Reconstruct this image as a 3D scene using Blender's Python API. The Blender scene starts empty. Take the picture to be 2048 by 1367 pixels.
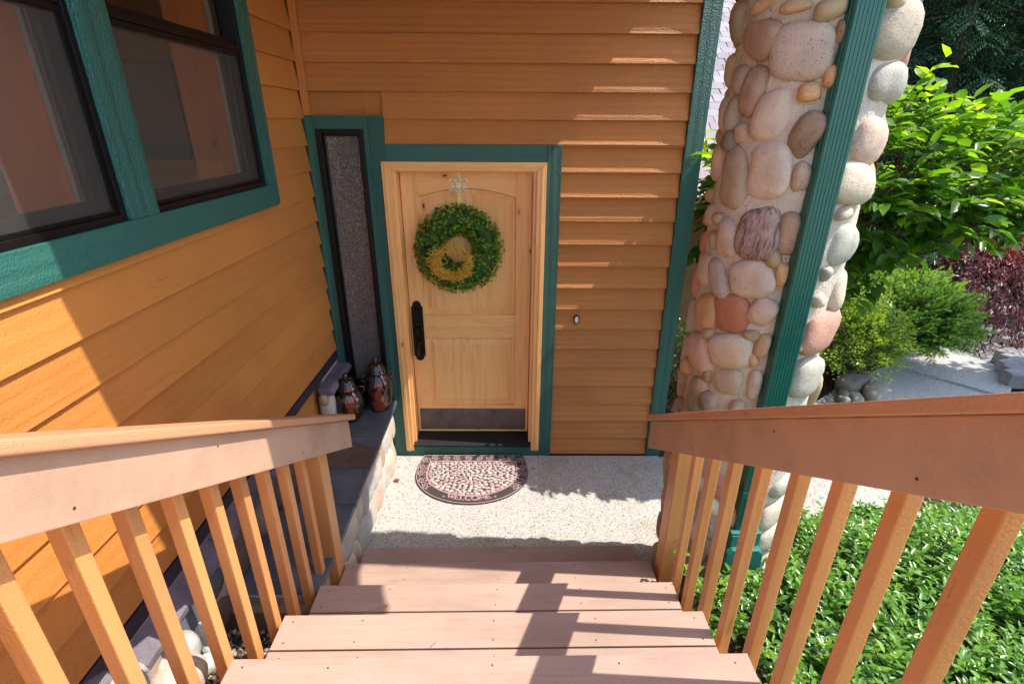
import bpy, bmesh, math, random
import numpy as np
from mathutils import Vector, Matrix, noise as mnoise

S = bpy.context.scene
COL = S.collection
R_ = math.radians
random.seed(11)
RNG = np.random.default_rng(7)

# ------------------------------------------------------------------ camera
cam_d = bpy.data.cameras.new("camera")
cam = bpy.data.objects.new("camera", cam_d)
COL.objects.link(cam)
cam_d.sensor_width = 36.0
cam_d.lens = 36.0 * 1017.985 / 2048.0
cam_d.clip_start = 0.05
cam_d.clip_end = 600.0
_pitch, _yaw, _roll = R_(23.191890), R_(0.315190), R_(0.320230)
_fw = Vector((math.sin(_yaw) * math.cos(_pitch), math.cos(_yaw) * math.cos(_pitch), -math.sin(_pitch)))
_r = Vector((math.cos(_yaw), -math.sin(_yaw), 0.0))
_u = _r.cross(_fw)
_r2 = _r * math.cos(_roll) + _u * math.sin(_roll)
_u2 = -_r * math.sin(_roll) + _u * math.cos(_roll)
CAM = Vector((0.3036, -3.5745, 2.5554))
_m = Matrix((_r2, _u2, -_fw)).transposed().to_4x4()
cam.matrix_world = Matrix.Translation(CAM) @ _m
S.camera = cam

# ------------------------------------------------------------------ sky, sun, exposure
SUNV = Vector((0.646, -0.037, 1.0)).normalized()
SUN_EL = math.asin(SUNV.z)
SUN_AZ = math.atan2(SUNV.x, SUNV.y)
world = bpy.data.worlds.new("World")
S.world = world
world.use_nodes = True
_nt = world.node_tree
_nt.nodes.clear()
_sky = _nt.nodes.new("ShaderNodeTexSky")
_sky.sky_type = 'NISHITA'
_sky.sun_disc = False
_sky.sun_elevation = SUN_EL
_sky.sun_rotation = SUN_AZ
_bg = _nt.nodes.new("ShaderNodeBackground")
_bg.inputs[1].default_value = 0.15
_wo = _nt.nodes.new("ShaderNodeOutputWorld")
_nt.links.new(_sky.outputs[0], _bg.inputs[0])
_nt.links.new(_bg.outputs[0], _wo.inputs[0])

sun_d = bpy.data.lights.new("sun", 'SUN')
sun_d.energy = 2.45
sun_d.angle = R_(0.53)
sun_d.color = (1.0, 0.95, 0.87)
sun = bpy.data.objects.new("sun", sun_d)
COL.objects.link(sun)
sun.rotation_euler = SUNV.to_track_quat('Z', 'Y').to_euler()
sun.location = (6, -1, 9)

S.view_settings.view_transform = 'Standard'
S.view_settings.look = 'None'
S.view_settings.exposure = 1.50
S.view_settings.gamma = 1.0
S.view_settings.use_curve_mapping = False
S.render.engine = 'CYCLES'
S.cycles.use_denoising = True
S.cycles.max_bounces = 8
S.cycles.diffuse_bounces = 5
S.cycles.glossy_bounces = 3
S.cycles.transparent_max_bounces = 8
S.cycles.transmission_bounces = 4
S.cycles.caustics_reflective = False
S.cycles.caustics_refractive = False
S.cycles.sample_clamp_indirect = 6.0


# ------------------------------------------------------------------ material helpers
class NT:
    """Tiny node-tree writer."""
    def __init__(self, name):
        self.m = bpy.data.materials.new(name)
        self.m.use_nodes = True
        self.t = self.m.node_tree
        self.t.nodes.clear()
        self.out = self.t.nodes.new("ShaderNodeOutputMaterial")
        self._pos = None

    def n(self, typ, **kw):
        nd = self.t.nodes.new(typ)
        for k, v in kw.items():
            setattr(nd, k, v)
        return nd

    def put(self, sock, v):
        if v is None:
            return
        if hasattr(v, "is_output"):
            self.t.links.new(v, sock)
        elif isinstance(v, (tuple, list)) and len(v) == 3 and sock.type == 'RGBA':
            sock.default_value = (v[0], v[1], v[2], 1.0)
        else:
            sock.default_value = v

    def pos(self, scale=(1, 1, 1), rot=(0, 0, 0), jitter=0.0, pre=None):
        if self._pos is None:
            self._pos = self.n("ShaderNodeNewGeometry").outputs["Position"]
        v = self._pos
        if jitter:
            oi = self.n("ShaderNodeObjectInfo")
            mu = self.n("ShaderNodeVectorMath", operation='SCALE')
            cx = self.n("ShaderNodeCombineXYZ")
            self.put(cx.inputs[0], oi.outputs["Random"])
            self.put(cx.inputs[1], oi.outputs["Random"])
            self.put(cx.inputs[2], oi.outputs["Random"])
            self.put(mu.inputs[0], cx.outputs[0])
            mu.inputs["Scale"].default_value = jitter
            ad = self.n("ShaderNodeVectorMath", operation='ADD')
            self.put(ad.inputs[0], v)
            self.put(ad.inputs[1], mu.outputs[0])
            v = ad.outputs[0]
        if pre:
            m0 = self.n("ShaderNodeMapping")
            self.put(m0.inputs["Vector"], v)
            m0.inputs["Rotation"].default_value = pre
            v = m0.outputs[0]
        mp = self.n("ShaderNodeMapping")
        self.put(mp.inputs["Vector"], v)
        mp.inputs["Scale"].default_value = scale
        mp.inputs["Rotation"].default_value = rot
        return mp.outputs[0]

    def noise(self, vec, scale=5.0, detail=3.0, rough=0.55, dist=0.0):
        nd = self.n("ShaderNodeTexNoise")
        self.put(nd.inputs["Vector"], vec)
        nd.inputs["Scale"].default_value = scale
        nd.inputs["Detail"].default_value = detail
        nd.inputs["Roughness"].default_value = rough
        nd.inputs["Distortion"].default_value = dist
        return nd.outputs["Fac"]

    def voro(self, vec, scale=5.0, feature='F1', out="Distance", rnd=1.0):
        nd = self.n("ShaderNodeTexVoronoi", feature=feature)
        self.put(nd.inputs["Vector"], vec)
        nd.inputs["Scale"].default_value = scale
        if "Randomness" in nd.inputs:
            nd.inputs["Randomness"].default_value = rnd
        return nd.outputs[out]

    def ramp(self, fac, stops, interp='LINEAR'):
        nd = self.n("ShaderNodeValToRGB")
        nd.color_ramp.interpolation = interp
        els = nd.color_ramp.elements
        while len(els) < len(stops):
            els.new(0.5)
        for e, (p, c) in zip(els, stops):
            e.position = p
            e.color = (c[0], c[1], c[2], 1.0) if isinstance(c, (tuple, list)) else (c, c, c, 1.0)
        self.put(nd.inputs[0], fac)
        return nd.outputs[0]

    def mix(self, a, b, fac, mode='MIX'):
        nd = self.n("ShaderNodeMix", data_type='RGBA', blend_type=mode)
        self.put(nd.inputs[0], fac)
        self.put(nd.inputs[6], a)
        self.put(nd.inputs[7], b)
        return nd.outputs[2]

    def math(self, op, a, b=None, c=None):
        nd = self.n("ShaderNodeMath", operation=op)
        self.put(nd.inputs[0], a)
        if b is not None:
            self.put(nd.inputs[1], b)
        if c is not None:
            self.put(nd.inputs[2], c)
        return nd.outputs[0]

    def rand(self):
        return self.n("ShaderNodeObjectInfo").outputs["Random"]

    def attr(self, name):
        return self.n("ShaderNodeAttribute", attribute_name=name).outputs["Fac"]

    def bump(self, h, strength=0.3, dist=0.01, normal=None):
        nd = self.n("ShaderNodeBump")
        nd.inputs["Strength"].default_value = strength
        nd.inputs["Distance"].default_value = dist
        self.put(nd.inputs["Height"], h)
        if normal is not None:
            self.put(nd.inputs["Normal"], normal)
        return nd.outputs[0]

    def bsdf(self, color, rough=0.6, normal=None, spec=0.4, metal=0.0, coat=0.0, **kw):
        b = self.n("ShaderNodeBsdfPrincipled")
        self.put(b.inputs["Base Color"], color)
        self.put(b.inputs["Roughness"], rough)
        self.put(b.inputs["Specular IOR Level"], spec)
        self.put(b.inputs["Metallic"], metal)
        if coat:
            b.inputs["Coat Weight"].default_value = coat
            b.inputs["Coat Roughness"].default_value = 0.06
        if normal is not None:
            self.put(b.inputs["Normal"], normal)
        self.t.links.new(b.outputs[0], self.out.inputs[0])
        self.b = b
        return b


def srgb(r, g, b):
    f = lambda c: ((c / 255.0 + 0.055) / 1.055) ** 2.4 if c > 10 else c / 255.0 / 12.92
    return (f(r), f(g), f(b))


AX = {'x': (1.6, 26, 26), 'y': (26, 1.6, 26), 'z': (26, 26, 1.6)}


def mat_paint(name, base, axis, rough=0.52, strength=0.55, wear=0.5, cross=False, pre=None, dist=0.005, strip_sheen=0.0):
    """Paint over rough-sawn cedar: raised grain along the board, small knots and worn specks."""
    k = NT(name)
    sc = AX[axis]
    p = k.pos(sc, jitter=3.0, pre=pre)
    g1 = k.noise(p, 2.2, 5, 0.62, 0.6)
    wv = k.n("ShaderNodeTexWave", wave_type='RINGS', rings_direction='SPHERICAL')
    k.put(wv.inputs["Vector"], k.pos(tuple(s * 0.13 for s in sc), jitter=9.0, pre=pre))
    wv.inputs["Scale"].default_value = 2.2
    wv.inputs["Distortion"].default_value = 5.0
    wv.inputs["Detail"].default_value = 2.0
    fine = k.noise(k.pos((140, 140, 140) if not cross else tuple(170 if s > 10 else 170 for s in sc)), 1.0, 2, 0.6)
    big = k.noise(k.pos((1.3, 1.3, 1.3), jitter=5.0), 1.0, 3, 0.6)
    h = k.math('ADD', k.math('MULTIPLY', g1, 0.55), k.math('MULTIPLY', wv.outputs["Fac"], 0.35))
    h = k.math('ADD', h, k.math('MULTIPLY', fine, 0.85))
    dark = tuple(c * 0.86 for c in base)
    lite = tuple(min(1.0, c * 1.07) for c in base)
    c1 = k.ramp(big, [(0.3, dark), (0.5, base), (0.72, lite)])
    c1 = k.mix(c1, tuple(c * 0.86 for c in base), k.ramp(g1, [(0.66, 0.0), (0.84, 0.30)]))
    spk = k.noise(k.pos(tuple(s * 2.2 for s in sc), jitter=4.0, pre=pre), 1.5, 4, 0.7)
    msk = k.noise(k.pos((2.1, 2.1, 2.1), jitter=6.0), 1.0, 2, 0.5)
    f = k.math('MULTIPLY', k.ramp(spk, [(0.60, 0.0), (0.67, 1.0)]), k.ramp(msk, [(0.5, 0.0), (0.68, wear)]))
    c1 = k.mix(c1, tuple(c * 0.30 for c in base), f)
    ob = k.mix((0.91, 0.91, 0.91), (1.07, 1.07, 1.07), k.rand())
    c1 = k.mix(c1, ob, 1.0, 'MULTIPLY')
    nd_ = k.voro(k.pos((4.2, 4.2, 4.2), jitter=1.0), 1.0)
    c1 = k.mix(c1, tuple(c * 0.12 for c in base), k.ramp(nd_, [(0.010, 0.9), (0.018, 0.0)]))
    k.bsdf(c1, rough, k.bump(h, strength, dist), 0.5)
    if strip_sheen:                              # white sheen added to brighten the sun strips on the siding
        k.b.inputs["Sheen Weight"].default_value = strip_sheen
        k.b.inputs["Sheen Roughness"].default_value = 0.45
        k.put(k.b.inputs["Sheen Tint"], (1.0, 0.95, 0.88))
    return k.m


def mat_wood(name, base, axis, rough=0.42, knots=True, dark=0.55, strength=0.12):
    """Clear-finished knotty alder."""
    k = NT(name)
    sc = {'x': (1.2, 20, 20), 'y': (20, 1.2, 20), 'z': (20, 20, 1.2)}[axis]
    p = k.pos(sc, jitter=7.0)
    g = k.noise(p, 1.7, 5, 0.6, 1.2)
    g2 = k.noise(k.pos(tuple(s * 4 for s in sc), jitter=7.0), 1.6, 3, 0.6)
    big = k.noise(k.pos((3, 3, 2), jitter=4.0), 1.0, 2)
    c = k.ramp(g, [(0.25, tuple(q * m for q, m in zip(base, (0.80, 0.70, 0.58)))), (0.5, base),
                   (0.75, tuple(min(1, q * m) for q, m in zip(base, (1.05, 1.10, 1.2))))])
    c = k.mix(c, tuple(q * m for q, m in zip(base, (0.82, 0.72, 0.55))), k.ramp(g2, [(0.55, 0.0), (0.8, 0.5)]))
    c = k.mix(c, tuple(q * m for q, m in zip(base, (0.92, 0.78, 0.62))), k.ramp(big, [(0.5, 0.0), (0.75, 0.6)]))
    if knots:
        kv = {'x': (4.0, 7.5, 7.5), 'y': (7.5, 4, 7.5), 'z': (7.5, 7.5, 4.0)}[axis]
        vp = k.pos(kv, rot=(0.1, 0.25, 0.2), jitter=11.0)
        d = k.voro(vp, 1.0)
        rc = k.n("ShaderNodeTexVoronoi", feature='F1')
        k.put(rc.inputs["Vector"], vp)
        rc.inputs["Scale"].default_value = 1.0
        sel = k.math('GREATER_THAN', k.n("ShaderNodeSeparateColor").outputs[0], 0.5)
        sp = k.n("ShaderNodeSeparateColor")
        k.put(sp.inputs[0], rc.outputs["Color"])
        sel = k.math('GREATER_THAN', sp.outputs[0], 0.45)
        halo = k.math('MULTIPLY', k.ramp(d, [(0.04, 0.55), (0.22, 0.0)]), sel)
        core = k.math('MULTIPLY', k.ramp(d, [(0.035, 1.0), (0.085, 0.0)]), sel)
        c = k.mix(c, tuple(q * m for q, m in zip(base, (0.62, 0.42, 0.26))), halo)
        c = k.mix(c, (0.035, 0.014, 0.006), core)
    k.bsdf(c, rough, k.bump(g2, strength, 0.002), 0.45)
    return k.m


def mat_deck(name, base, axis='x'):
    """Composite decking: faint streaks, tiny flecks, scuffs."""
    k = NT(name)
    sc = {'x': (2.2, 60, 60), 'y': (60, 2.2, 60)}[axis]
    g = k.noise(k.pos(sc, jitter=5.0), 1.5, 4, 0.65)
    fl = k.noise(k.pos((330, 330, 330)), 1.0, 1, 0.5)
    big = k.noise(k.pos((2.4, 5.5, 5.5), jitter=6.0), 1.0, 4, 0.6)
    c = k.ramp(big, [(0.3, tuple(q * 0.84 for q in base)), (0.52, base), (0.75, tuple(min(1, q * 1.10) for q in base))])
    c = k.mix(c, tuple(q * m for q, m in zip(base, (0.76, 0.64, 0.50))), k.ramp(g, [(0.54, 0.0), (0.76, 0.65 if axis == 'x' else 0.10)]))
    scf = k.noise(k.pos((3.0, 14, 14) if axis == 'x' else (4, 4, 4), jitter=9.0), 1.0, 5, 0.7)
    c = k.mix(c, tuple(q * m for q, m in zip(base, (0.70, 0.60, 0.50))), k.ramp(scf, [(0.58, 0.0), (0.72, 0.45 if axis == 'x' else 0.12)]))
    c = k.mix(c, tuple(min(1, q * 1.12) for q in base), k.ramp(scf, [(0.28, 0.5 if axis == 'x' else 0.1), (0.42, 0.0)]))
    c = k.mix(c, tuple(min(1, q * 1.45) for q in base), k.ramp(fl, [(0.66, 0.0), (0.74, 0.6)]))
    c = k.mix(c, tuple(q * 0.55 for q in base), k.ramp(fl, [(0.27, 0.55), (0.34, 0.0)]))
    h = k.math('ADD', g, k.math('MULTIPLY', fl, 0.6))
    k.bsdf(c, 0.62, k.bump(h, 0.22, 0.002), 0.3)
    return k.m


def mat_concrete(name):
    """Exposed-aggregate concrete."""
    k = NT(name)
    p = k.pos((1, 1, 1))
    vd = k.n("ShaderNodeTexVoronoi", feature='F1')
    k.put(vd.inputs["Vector"], p)
    vd.inputs["Scale"].default_value = 118.0
    sp = k.n("ShaderNodeSeparateColor")
    k.put(sp.inputs[0], vd.outputs["Color"])
    peb = k.ramp(sp.outputs[0], [(0.0, (0.06, 0.065, 0.075)), (0.07, (0.15, 0.15, 0.16)), (0.16, (0.34, 0.29, 0.22)), (0.30, (0.40, 0.39, 0.37)),
                                 (0.55, (0.49, 0.475, 0.43)), (0.8, (0.58, 0.56, 0.51)), (0.93, (0.39, 0.31, 0.23)), (1.0, (0.62, 0.61, 0.58))])
    edge = k.ramp(vd.outputs["Distance"], [(0.38, 0.0), (0.62, 1.0)])
    c = k.mix(peb, (0.43, 0.415, 0.375), k.math('MULTIPLY', edge, 0.75))
    big = k.noise(k.pos((2.2, 2.2, 2.2)), 1.0, 5, 0.62)
    c = k.mix(c, (0.30, 0.24, 0.16), k.ramp(big, [(0.54, 0.0), (0.70, 0.45)]))
    sp2 = k.noise(k.pos((11, 11, 11)), 1.0, 3, 0.6)
    c = k.mix(c, (0.22, 0.19, 0.15), k.ramp(sp2, [(0.66, 0.0), (0.76, 0.5)]))
    c = k.mix(c, (0.40, 0.43, 0.46), k.ramp(big, [(0.30, 0.30), (0.46, 0.0)]))
    h = k.math('SUBTRACT', 1.0, vd.outputs["Distance"])
    k.bsdf(c, 0.85, k.bump(h, 0.55, 0.004), 0.25)
    return k.m


def mat_stone(name, base, var=0.25, speck=0.0, streak=None, rough=0.8, scale=9.0, bump=0.35):
    k = NT(name)
    n1 = k.noise(k.pos((scale, scale, scale), jitter=8.0), 1.0, 5, 0.65, 0.6)
    n2 = k.noise(k.pos((150, 150, 150)), 1.0, 2, 0.6)
    n3 = k.noise(k.pos((34, 34, 34), jitter=3.0), 1.0, 4, 0.7)
    c = k.ramp(n1, [(0.28, tuple(q * (1 - var) for q in base)), (0.5, base), (0.74, tuple(min(1, q * (1 + var)) for q in base))])
    c = k.mix(c, tuple(q * m for q, m in zip(base, (0.72, 0.60, 0.48))), k.ramp(n3, [(0.56, 0.0), (0.74, 0.5)]))
    if speck:
        c = k.mix(c, tuple(q * 0.28 for q in base), k.ramp(n2, [(0.30, speck), (0.40, 0.0)]))
        c = k.mix(c, tuple(min(1, q * 1.35) for q in base), k.ramp(n2, [(0.62, 0.0), (0.7, speck)]))
    if streak:
        sn = k.noise(k.pos((42, 42, 9), rot=(0.1, 0.3, 0.3)), 1.0, 4, 0.65, 1.2)
        c = k.mix(c, streak, k.ramp(sn, [(0.46, 0.0), (0.60, 0.85)]))
    ob = k.mix((0.88, 0.88, 0.88), (1.1, 1.1, 1.1), k.rand())
    c = k.mix(c, ob, 1.0, 'MULTIPLY')
    pit = k.ramp(k.voro(k.pos((60, 60, 60), jitter=2.0), 1.0), [(0.10, 0.0), (0.26, 1.0)])
    pm_ = k.ramp(k.noise(k.pos((14, 14, 14), jitter=4.0), 1.0, 2), [(0.52, 0.0), (0.64, 1.0)])
    pitm = k.math('MULTIPLY', k.math('SUBTRACT', 1.0, pit), pm_)
    c = k.mix(c, tuple(q * 0.45 for q in base), k.math('MULTIPLY', pitm, 0.8))
    h = k.math('SUBTRACT', k.math('ADD', n3, k.math('MULTIPLY', n2, 0.55)), k.math('MULTIPLY', pitm, 0.9))
    k.bsdf(c, rough, k.bump(h, bump * 1.5, 0.007), 0.3)
    return k.m


def mat_leaf(name, stops, rough=0.35, trans=0.3, spec=0.5, tint=(1.0, 1.0, 0.5)):
    """Leaf: colour differs per leaf through the 'rnd' attribute; light passes through in part."""
    k = NT(name)
    a = k.attr("rnd")
    c = k.ramp(a, stops)
    b = k.bsdf(c, rough, None, spec)
    tr = k.n("ShaderNodeBsdfTranslucent")
    k.put(tr.inputs[0], k.mix(c, tuple(tint), 0.35, 'MIX') if False else k.mix(c, (1.9 * tint[0], 2.0 * tint[1], 1.0 * tint[2]), 1.0, 'MULTIPLY'))
    mx = k.n("ShaderNodeMixShader")
    mx.inputs[0].default_value = trans
    k.t.links.new(b.outputs[0], mx.inputs[1])
    k.t.links.new(tr.outputs[0], mx.inputs[2])
    k.t.links.new(mx.outputs[0], k.out.inputs[0])
    return k.m


def mat_plain(name, color, rough=0.5, metal=0.0, spec=0.5, noise_amt=0.12, nscale=30.0, bump=0.0, coat=0.0):
    k = NT(name)
    n = k.noise(k.pos((nscale, nscale, nscale)), 1.0, 4, 0.6)
    c = k.ramp(n, [(0.3, tuple(q * (1 - noise_amt) for q in color)), (0.7, tuple(min(1, q * (1 + noise_amt)) for q in color))])
    r = k.ramp(n, [(0.3, max(0.02, rough - 0.08)), (0.7, min(1.0, rough + 0.08))])
    k.bsdf(c, r, k.bump(n, bump, 0.003) if bump else None, spec, metal, coat)
    return k.m


# ------------------------------------------------------------------ object helpers
def tag(o, label=None, cat=None, group=None, kind=None):
    if label:
        o["label"] = label
    if cat:
        o["category"] = cat
    if group:
        o["group"] = group
    if kind:
        o["kind"] = kind
    return o


def thing(name, label, cat, loc=(0, 0, 0), group=None):
    o = bpy.data.objects.new(name, None)
    COL.objects.link(o)
    o.location = loc
    o.empty_display_size = 0.1
    return tag(o, label, cat, group)


def wloc(o):
    v = Vector((0, 0, 0))
    while o is not None:
        v += Vector(o.location)
        o = o.parent
    return v


class MB:
    """Collects vertices and faces in world coordinates."""
    def __init__(self):
        self.v = []
        self.f = []

    def add(self, vs, fs):
        b = len(self.v)
        self.v.extend(tuple(p) for p in vs)
        self.f.extend(tuple(i + b for i in q) for q in fs)
        return self

    def box(self, x0, x1, y0, y1, z0, z1):
        return self.add([(x0, y0, z0), (x1, y0, z0), (x1, y1, z0), (x0, y1, z0), (x0, y0, z1), (x1, y0, z1), (x1, y1, z1), (x0, y1, z1)],
                        [(0, 3, 2, 1), (4, 5, 6, 7), (0, 1, 5, 4), (1, 2, 6, 5), (2, 3, 7, 6), (3, 0, 4, 7)])

    def prism(self, pts, a0, a1, axis):
        """Polygon PTS (2D) swept along AXIS from a0 to a1."""
        def P(p, a):
            return {'x': (a, p[0], p[1]), 'y': (p[0], a, p[1]), 'z': (p[0], p[1], a)}[axis]
        n = len(pts)
        vs = [P(p, a0) for p in pts] + [P(p, a1) for p in pts]
        fs = [tuple(range(n)), tuple(range(2 * n - 1, n - 1, -1))]
        fs += [(i, i + n, (i + 1) % n + n, (i + 1) % n) for i in range(n)]
        return self.add(vs, fs)

    def tube(self, pts, r, n=8, caps=True):
        pts = [Vector(p) for p in pts]
        rs = r if isinstance(r, (list, tuple)) else [r] * len(pts)
        vs, fs = [], []
        up = Vector((0, 0, 1))
        for i, p in enumerate(pts):
            d = (pts[min(i + 1, len(pts) - 1)] - pts[max(i - 1, 0)]).normalized()
            a = d.cross(up)
            if a.length < 1e-3:
                a = d.cross(Vector((1, 0, 0)))
            a.normalize()
            b = d.cross(a)
            for j in range(n):
                t = 2 * math.pi * j / n
                vs.append(p + (a * math.cos(t) + b * math.sin(t)) * rs[i])
        for i in range(len(pts) - 1):
            for j in range(n):
                fs.append((i * n + j, i * n + (j + 1) % n, (i + 1) * n + (j + 1) % n, (i + 1) * n + j))
        if caps:
            fs.append(tuple(range(n - 1, -1, -1)))
            fs.append(tuple((len(pts) - 1) * n + j for j in range(n)))
        return self.add(vs, fs)

    def lathe(self, prof, cx, cy, n=32):
        vs, fs = [], []
        for (r, z) in prof:
            for j in range(n):
                t = 2 * math.pi * j / n
                vs.append((cx + r * math.cos(t), cy + r * math.sin(t), z))
        for i in range(len(prof) - 1):
            for j in range(n):
                fs.append((i * n + j, i * n + (j + 1) % n, (i + 1) * n + (j + 1) % n, (i + 1) * n + j))
        fs.append(tuple(range(n - 1, -1, -1)))
        fs.append(tuple((len(prof) - 1) * n + j for j in range(n)))
        return self.add(vs, fs)

    def build(self, name, mat, parent=None, bevel=0.0, segs=2, smooth=False, shear=0.0, kind=None, label=None):
        off = wloc(parent) if parent is not None else Vector((0, 0, 0))
        me = bpy.data.meshes.new(name)
        V = [(x - off.x, y + shear * (x - 0.25) - off.y, z - off.z) for (x, y, z) in self.v]
        me.from_pydata(V, [], self.f)
        bm = bmesh.new()
        bm.from_mesh(me)
        bmesh.ops.recalc_face_normals(bm, faces=bm.faces)
        if bevel:
            es = [e for e in bm.edges if len(e.link_faces) == 2 and e.calc_face_angle(0) > 0.5]
            bmesh.ops.bevel(bm, geom=es, offset=bevel, segments=segs, profile=0.6, affect='EDGES', clamp_overlap=True)
        bm.to_mesh(me)
        bm.free()
        if smooth:
            for p in me.polygons:
                p.use_smooth = True
        me.materials.append(mat)
        o = bpy.data.objects.new(name, me)
        COL.objects.link(o)
        if parent is not None:
            o.parent = parent
        if kind:
            o["kind"] = kind
        if label:
            o["label"] = label
        return o


def box(name, x0, x1, y0, y1, z0, z1, mat, parent=None, bevel=0.003, segs=2, **kw):
    return MB().box(x0, x1, y0, y1, z0, z1).build(name, mat, parent, bevel, segs, **kw)


def centre_mesh(o):
    """Move the object's origin to the middle of its mesh."""
    me = o.data
    n = len(me.vertices)
    a = np.empty(n * 3)
    me.vertices.foreach_get("co", a)
    a = a.reshape(-1, 3)
    c = (a.min(0) + a.max(0)) / 2
    me.vertices.foreach_set("co", (a - c).ravel())
    o.location = Vector(o.location) + Vector(c)
    return o


def arr_mesh(name, V, F, mat, parent=None, rnd=None, kind=None, smooth=False):
    """Fast mesh from arrays; F is an (n, 3) or (n, 4) index array."""
    off = np.array(wloc(parent)) if parent is not None else np.zeros(3)
    me = bpy.data.meshes.new(name)
    V = np.asarray(V, dtype=np.float32) - off.astype(np.float32)
    F = np.asarray(F, dtype=np.int32)
    k = F.shape[1]
    me.vertices.add(len(V))
    me.vertices.foreach_set("co", V.ravel())
    me.loops.add(F.size)
    me.loops.foreach_set("vertex_index", F.ravel())
    me.polygons.add(len(F))
    me.polygons.foreach_set("loop_start", np.arange(0, F.size, k, dtype=np.int32))
    if smooth:
        me.polygons.foreach_set("use_smooth", np.ones(len(F), dtype=bool))
    if rnd is not None:
        at = me.attributes.new("rnd", 'FLOAT', 'POINT')
        at.data.foreach_set("value", np.asarray(rnd, dtype=np.float32))
    me.update(calc_edges=True)
    me.materials.append(mat)
    o = bpy.data.objects.new(name, me)
    COL.objects.link(o)
    if parent is not None:
        o.parent = parent
    if kind:
        o["kind"] = kind
    return o


LEAF8 = (np.array([(0, 0, 0), (.28, -.40, .07), (.28, 0, -.02), (.28, .40, .07), (.64, -.36, .03), (.64, 0, -.05), (.64, .36, .03), (1, 0, -.15)], float),
         np.array([(0, 1, 2), (0, 2, 3), (1, 4, 5), (1, 5, 2), (2, 5, 6), (2, 6, 3), (4, 7, 5), (5, 7, 6)]))
LEAF4 = (np.array([(0, 0, 0), (.5, -.5, .05), (.5, .5, .05), (1, 0, -.05)], float), np.array([(0, 1, 2), (1, 3, 2)]))
DISC6 = (np.array([(math.cos(a) * .5 + .5, math.sin(a) * .5, .06) for a in np.arange(6) * math.pi / 3] + [(.5, 0, -.03)], float),
         np.array([(i, (i + 1) % 6, 6) for i in range(6)]))
NEEDLE = (np.array([(0, -.5, 0), (0, .5, 0), (1, 0, 0)], float), np.array([(0, 1, 2)]))


def unit(a):
    return a / np.maximum(np.linalg.norm(a, axis=-1, keepdims=True), 1e-9)


def leaf_arrays(P, D, N, L, W, tmpl, rnd):
    """Leaves at P pointing along D with face normal N, lengths L, widths W."""
    T, F = tmpl
    D = unit(D)
    Bv = unit(np.cross(N, D))
    Nn = np.cross(D, Bv)
    n, m = len(P), len(T)
    V = (P[:, None, :] + D[:, None, :] * (T[None, :, 0:1] * L[:, None, None]) + Bv[:, None, :] * (T[None, :, 1:2] * W[:, None, None])
         + Nn[:, None, :] * (T[None, :, 2:3] * L[:, None, None]))
    FF = F[None] + (np.arange(n) * m)[:, None, None]
    return V.reshape(-1, 3), FF.reshape(-1, F.shape[1]), np.repeat(rnd, m)


def leaves(name, P, D, N, L, W, tmpl, mat, parent=None, rnd=None, kind=None):
    if rnd is None:
        rnd = RNG.random(len(P))
    V, F, r = leaf_arrays(np.asarray(P), np.asarray(D), np.asarray(N), np.asarray(L), np.asarray(W), tmpl, rnd)
    return arr_mesh(name, V, F, mat, parent, r, kind, smooth=True)


def rdir(n):
    return unit(RNG.normal(size=(n, 3)))


_ICO = {}


def ico(sub):
    if sub not in _ICO:
        bm = bmesh.new()
        bmesh.ops.create_icosphere(bm, subdivisions=sub, radius=1.0)
        bm.verts.ensure_lookup_table()
        _ICO[sub] = (np.array([v.co[:] for v in bm.verts]), np.array([[v.index for v in f.verts] for f in bm.faces]))
        bm.free()
    return _ICO[sub]


def pebble_arrays(c, ax, rad, seed, sub=2, sq=2.5, rough=0.10):
    """A water-worn stone: squarish ellipsoid with a few soft dents. ax = 3 row vectors, rad = 3 radii."""
    V, F = ico(sub)
    d = V / (np.sum(np.abs(V) ** sq, axis=1, keepdims=True) ** (1.0 / sq))
    rg = np.random.default_rng(seed)
    s = np.zeros(len(V))
    for _ in range(7):
        k = unit(rg.normal(size=3)) * rg.uniform(1.0, 3.4)
        s += rg.uniform(-1, 1) * np.sin(V @ k + rg.uniform(0, 6.28))
    d = d * (1 + rough * s[:, None] / 2.2)
    return np.asarray(c) + (d * np.asarray(rad)) @ np.asarray(ax), F


def pebble(name, c, ax, rad, seed, mat, parent=None, sub=2, sq=2.5, rough=0.10):
    V, F = pebble_arrays(c, ax, rad, seed, sub, sq, rough)
    return centre_mesh(arr_mesh(name, V, F, mat, parent, smooth=True))


def copy_tree(o, parent=None):
    c = o.copy()
    COL.objects.link(c)
    if parent is not None:
        c.parent = parent
    for ch in list(o.children):
        copy_tree(ch, c)
    return c


# ------------------------------------------------------------------ materials
OR = srgb(200, 128, 60)
M = {}
M['side_x'] = mat_paint("siding_paint_x", OR, 'x', 0.5, 0.85, 0.4, dist=0.014, strip_sheen=0.3)
M['side_y'] = mat_paint("siding_paint_y", OR, 'y')
M['side_z'] = mat_paint("siding_paint_z", OR, 'z')
GR = srgb(46, 100, 88)
M['green_x'] = mat_paint("green_paint_x", GR, 'x', 0.45, 0.8, 0.0)
M['green_y'] = mat_paint("green_paint_y", GR, 'y', 0.45, 0.8, 0.0)
M['green_z'] = mat_paint("green_paint_z", GR, 'z', 0.45, 1.0, 0.0, dist=0.010, strip_sheen=0.0)
RAILC = srgb(213, 148, 88)
M['rail_z'] = mat_paint("rail_paint_z", RAILC, 'z', 0.42, 0.38, 0.7)
M['rail_y'] = mat_paint("rail_paint_y", RAILC, 'y', 0.5, 0.4, 0.2)
M['cap'] = mat_paint("cap_paint", srgb(194, 142, 104), 'y', 0.6, 0.35, 0.5, pre=(R_(31), 0, 0))
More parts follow.
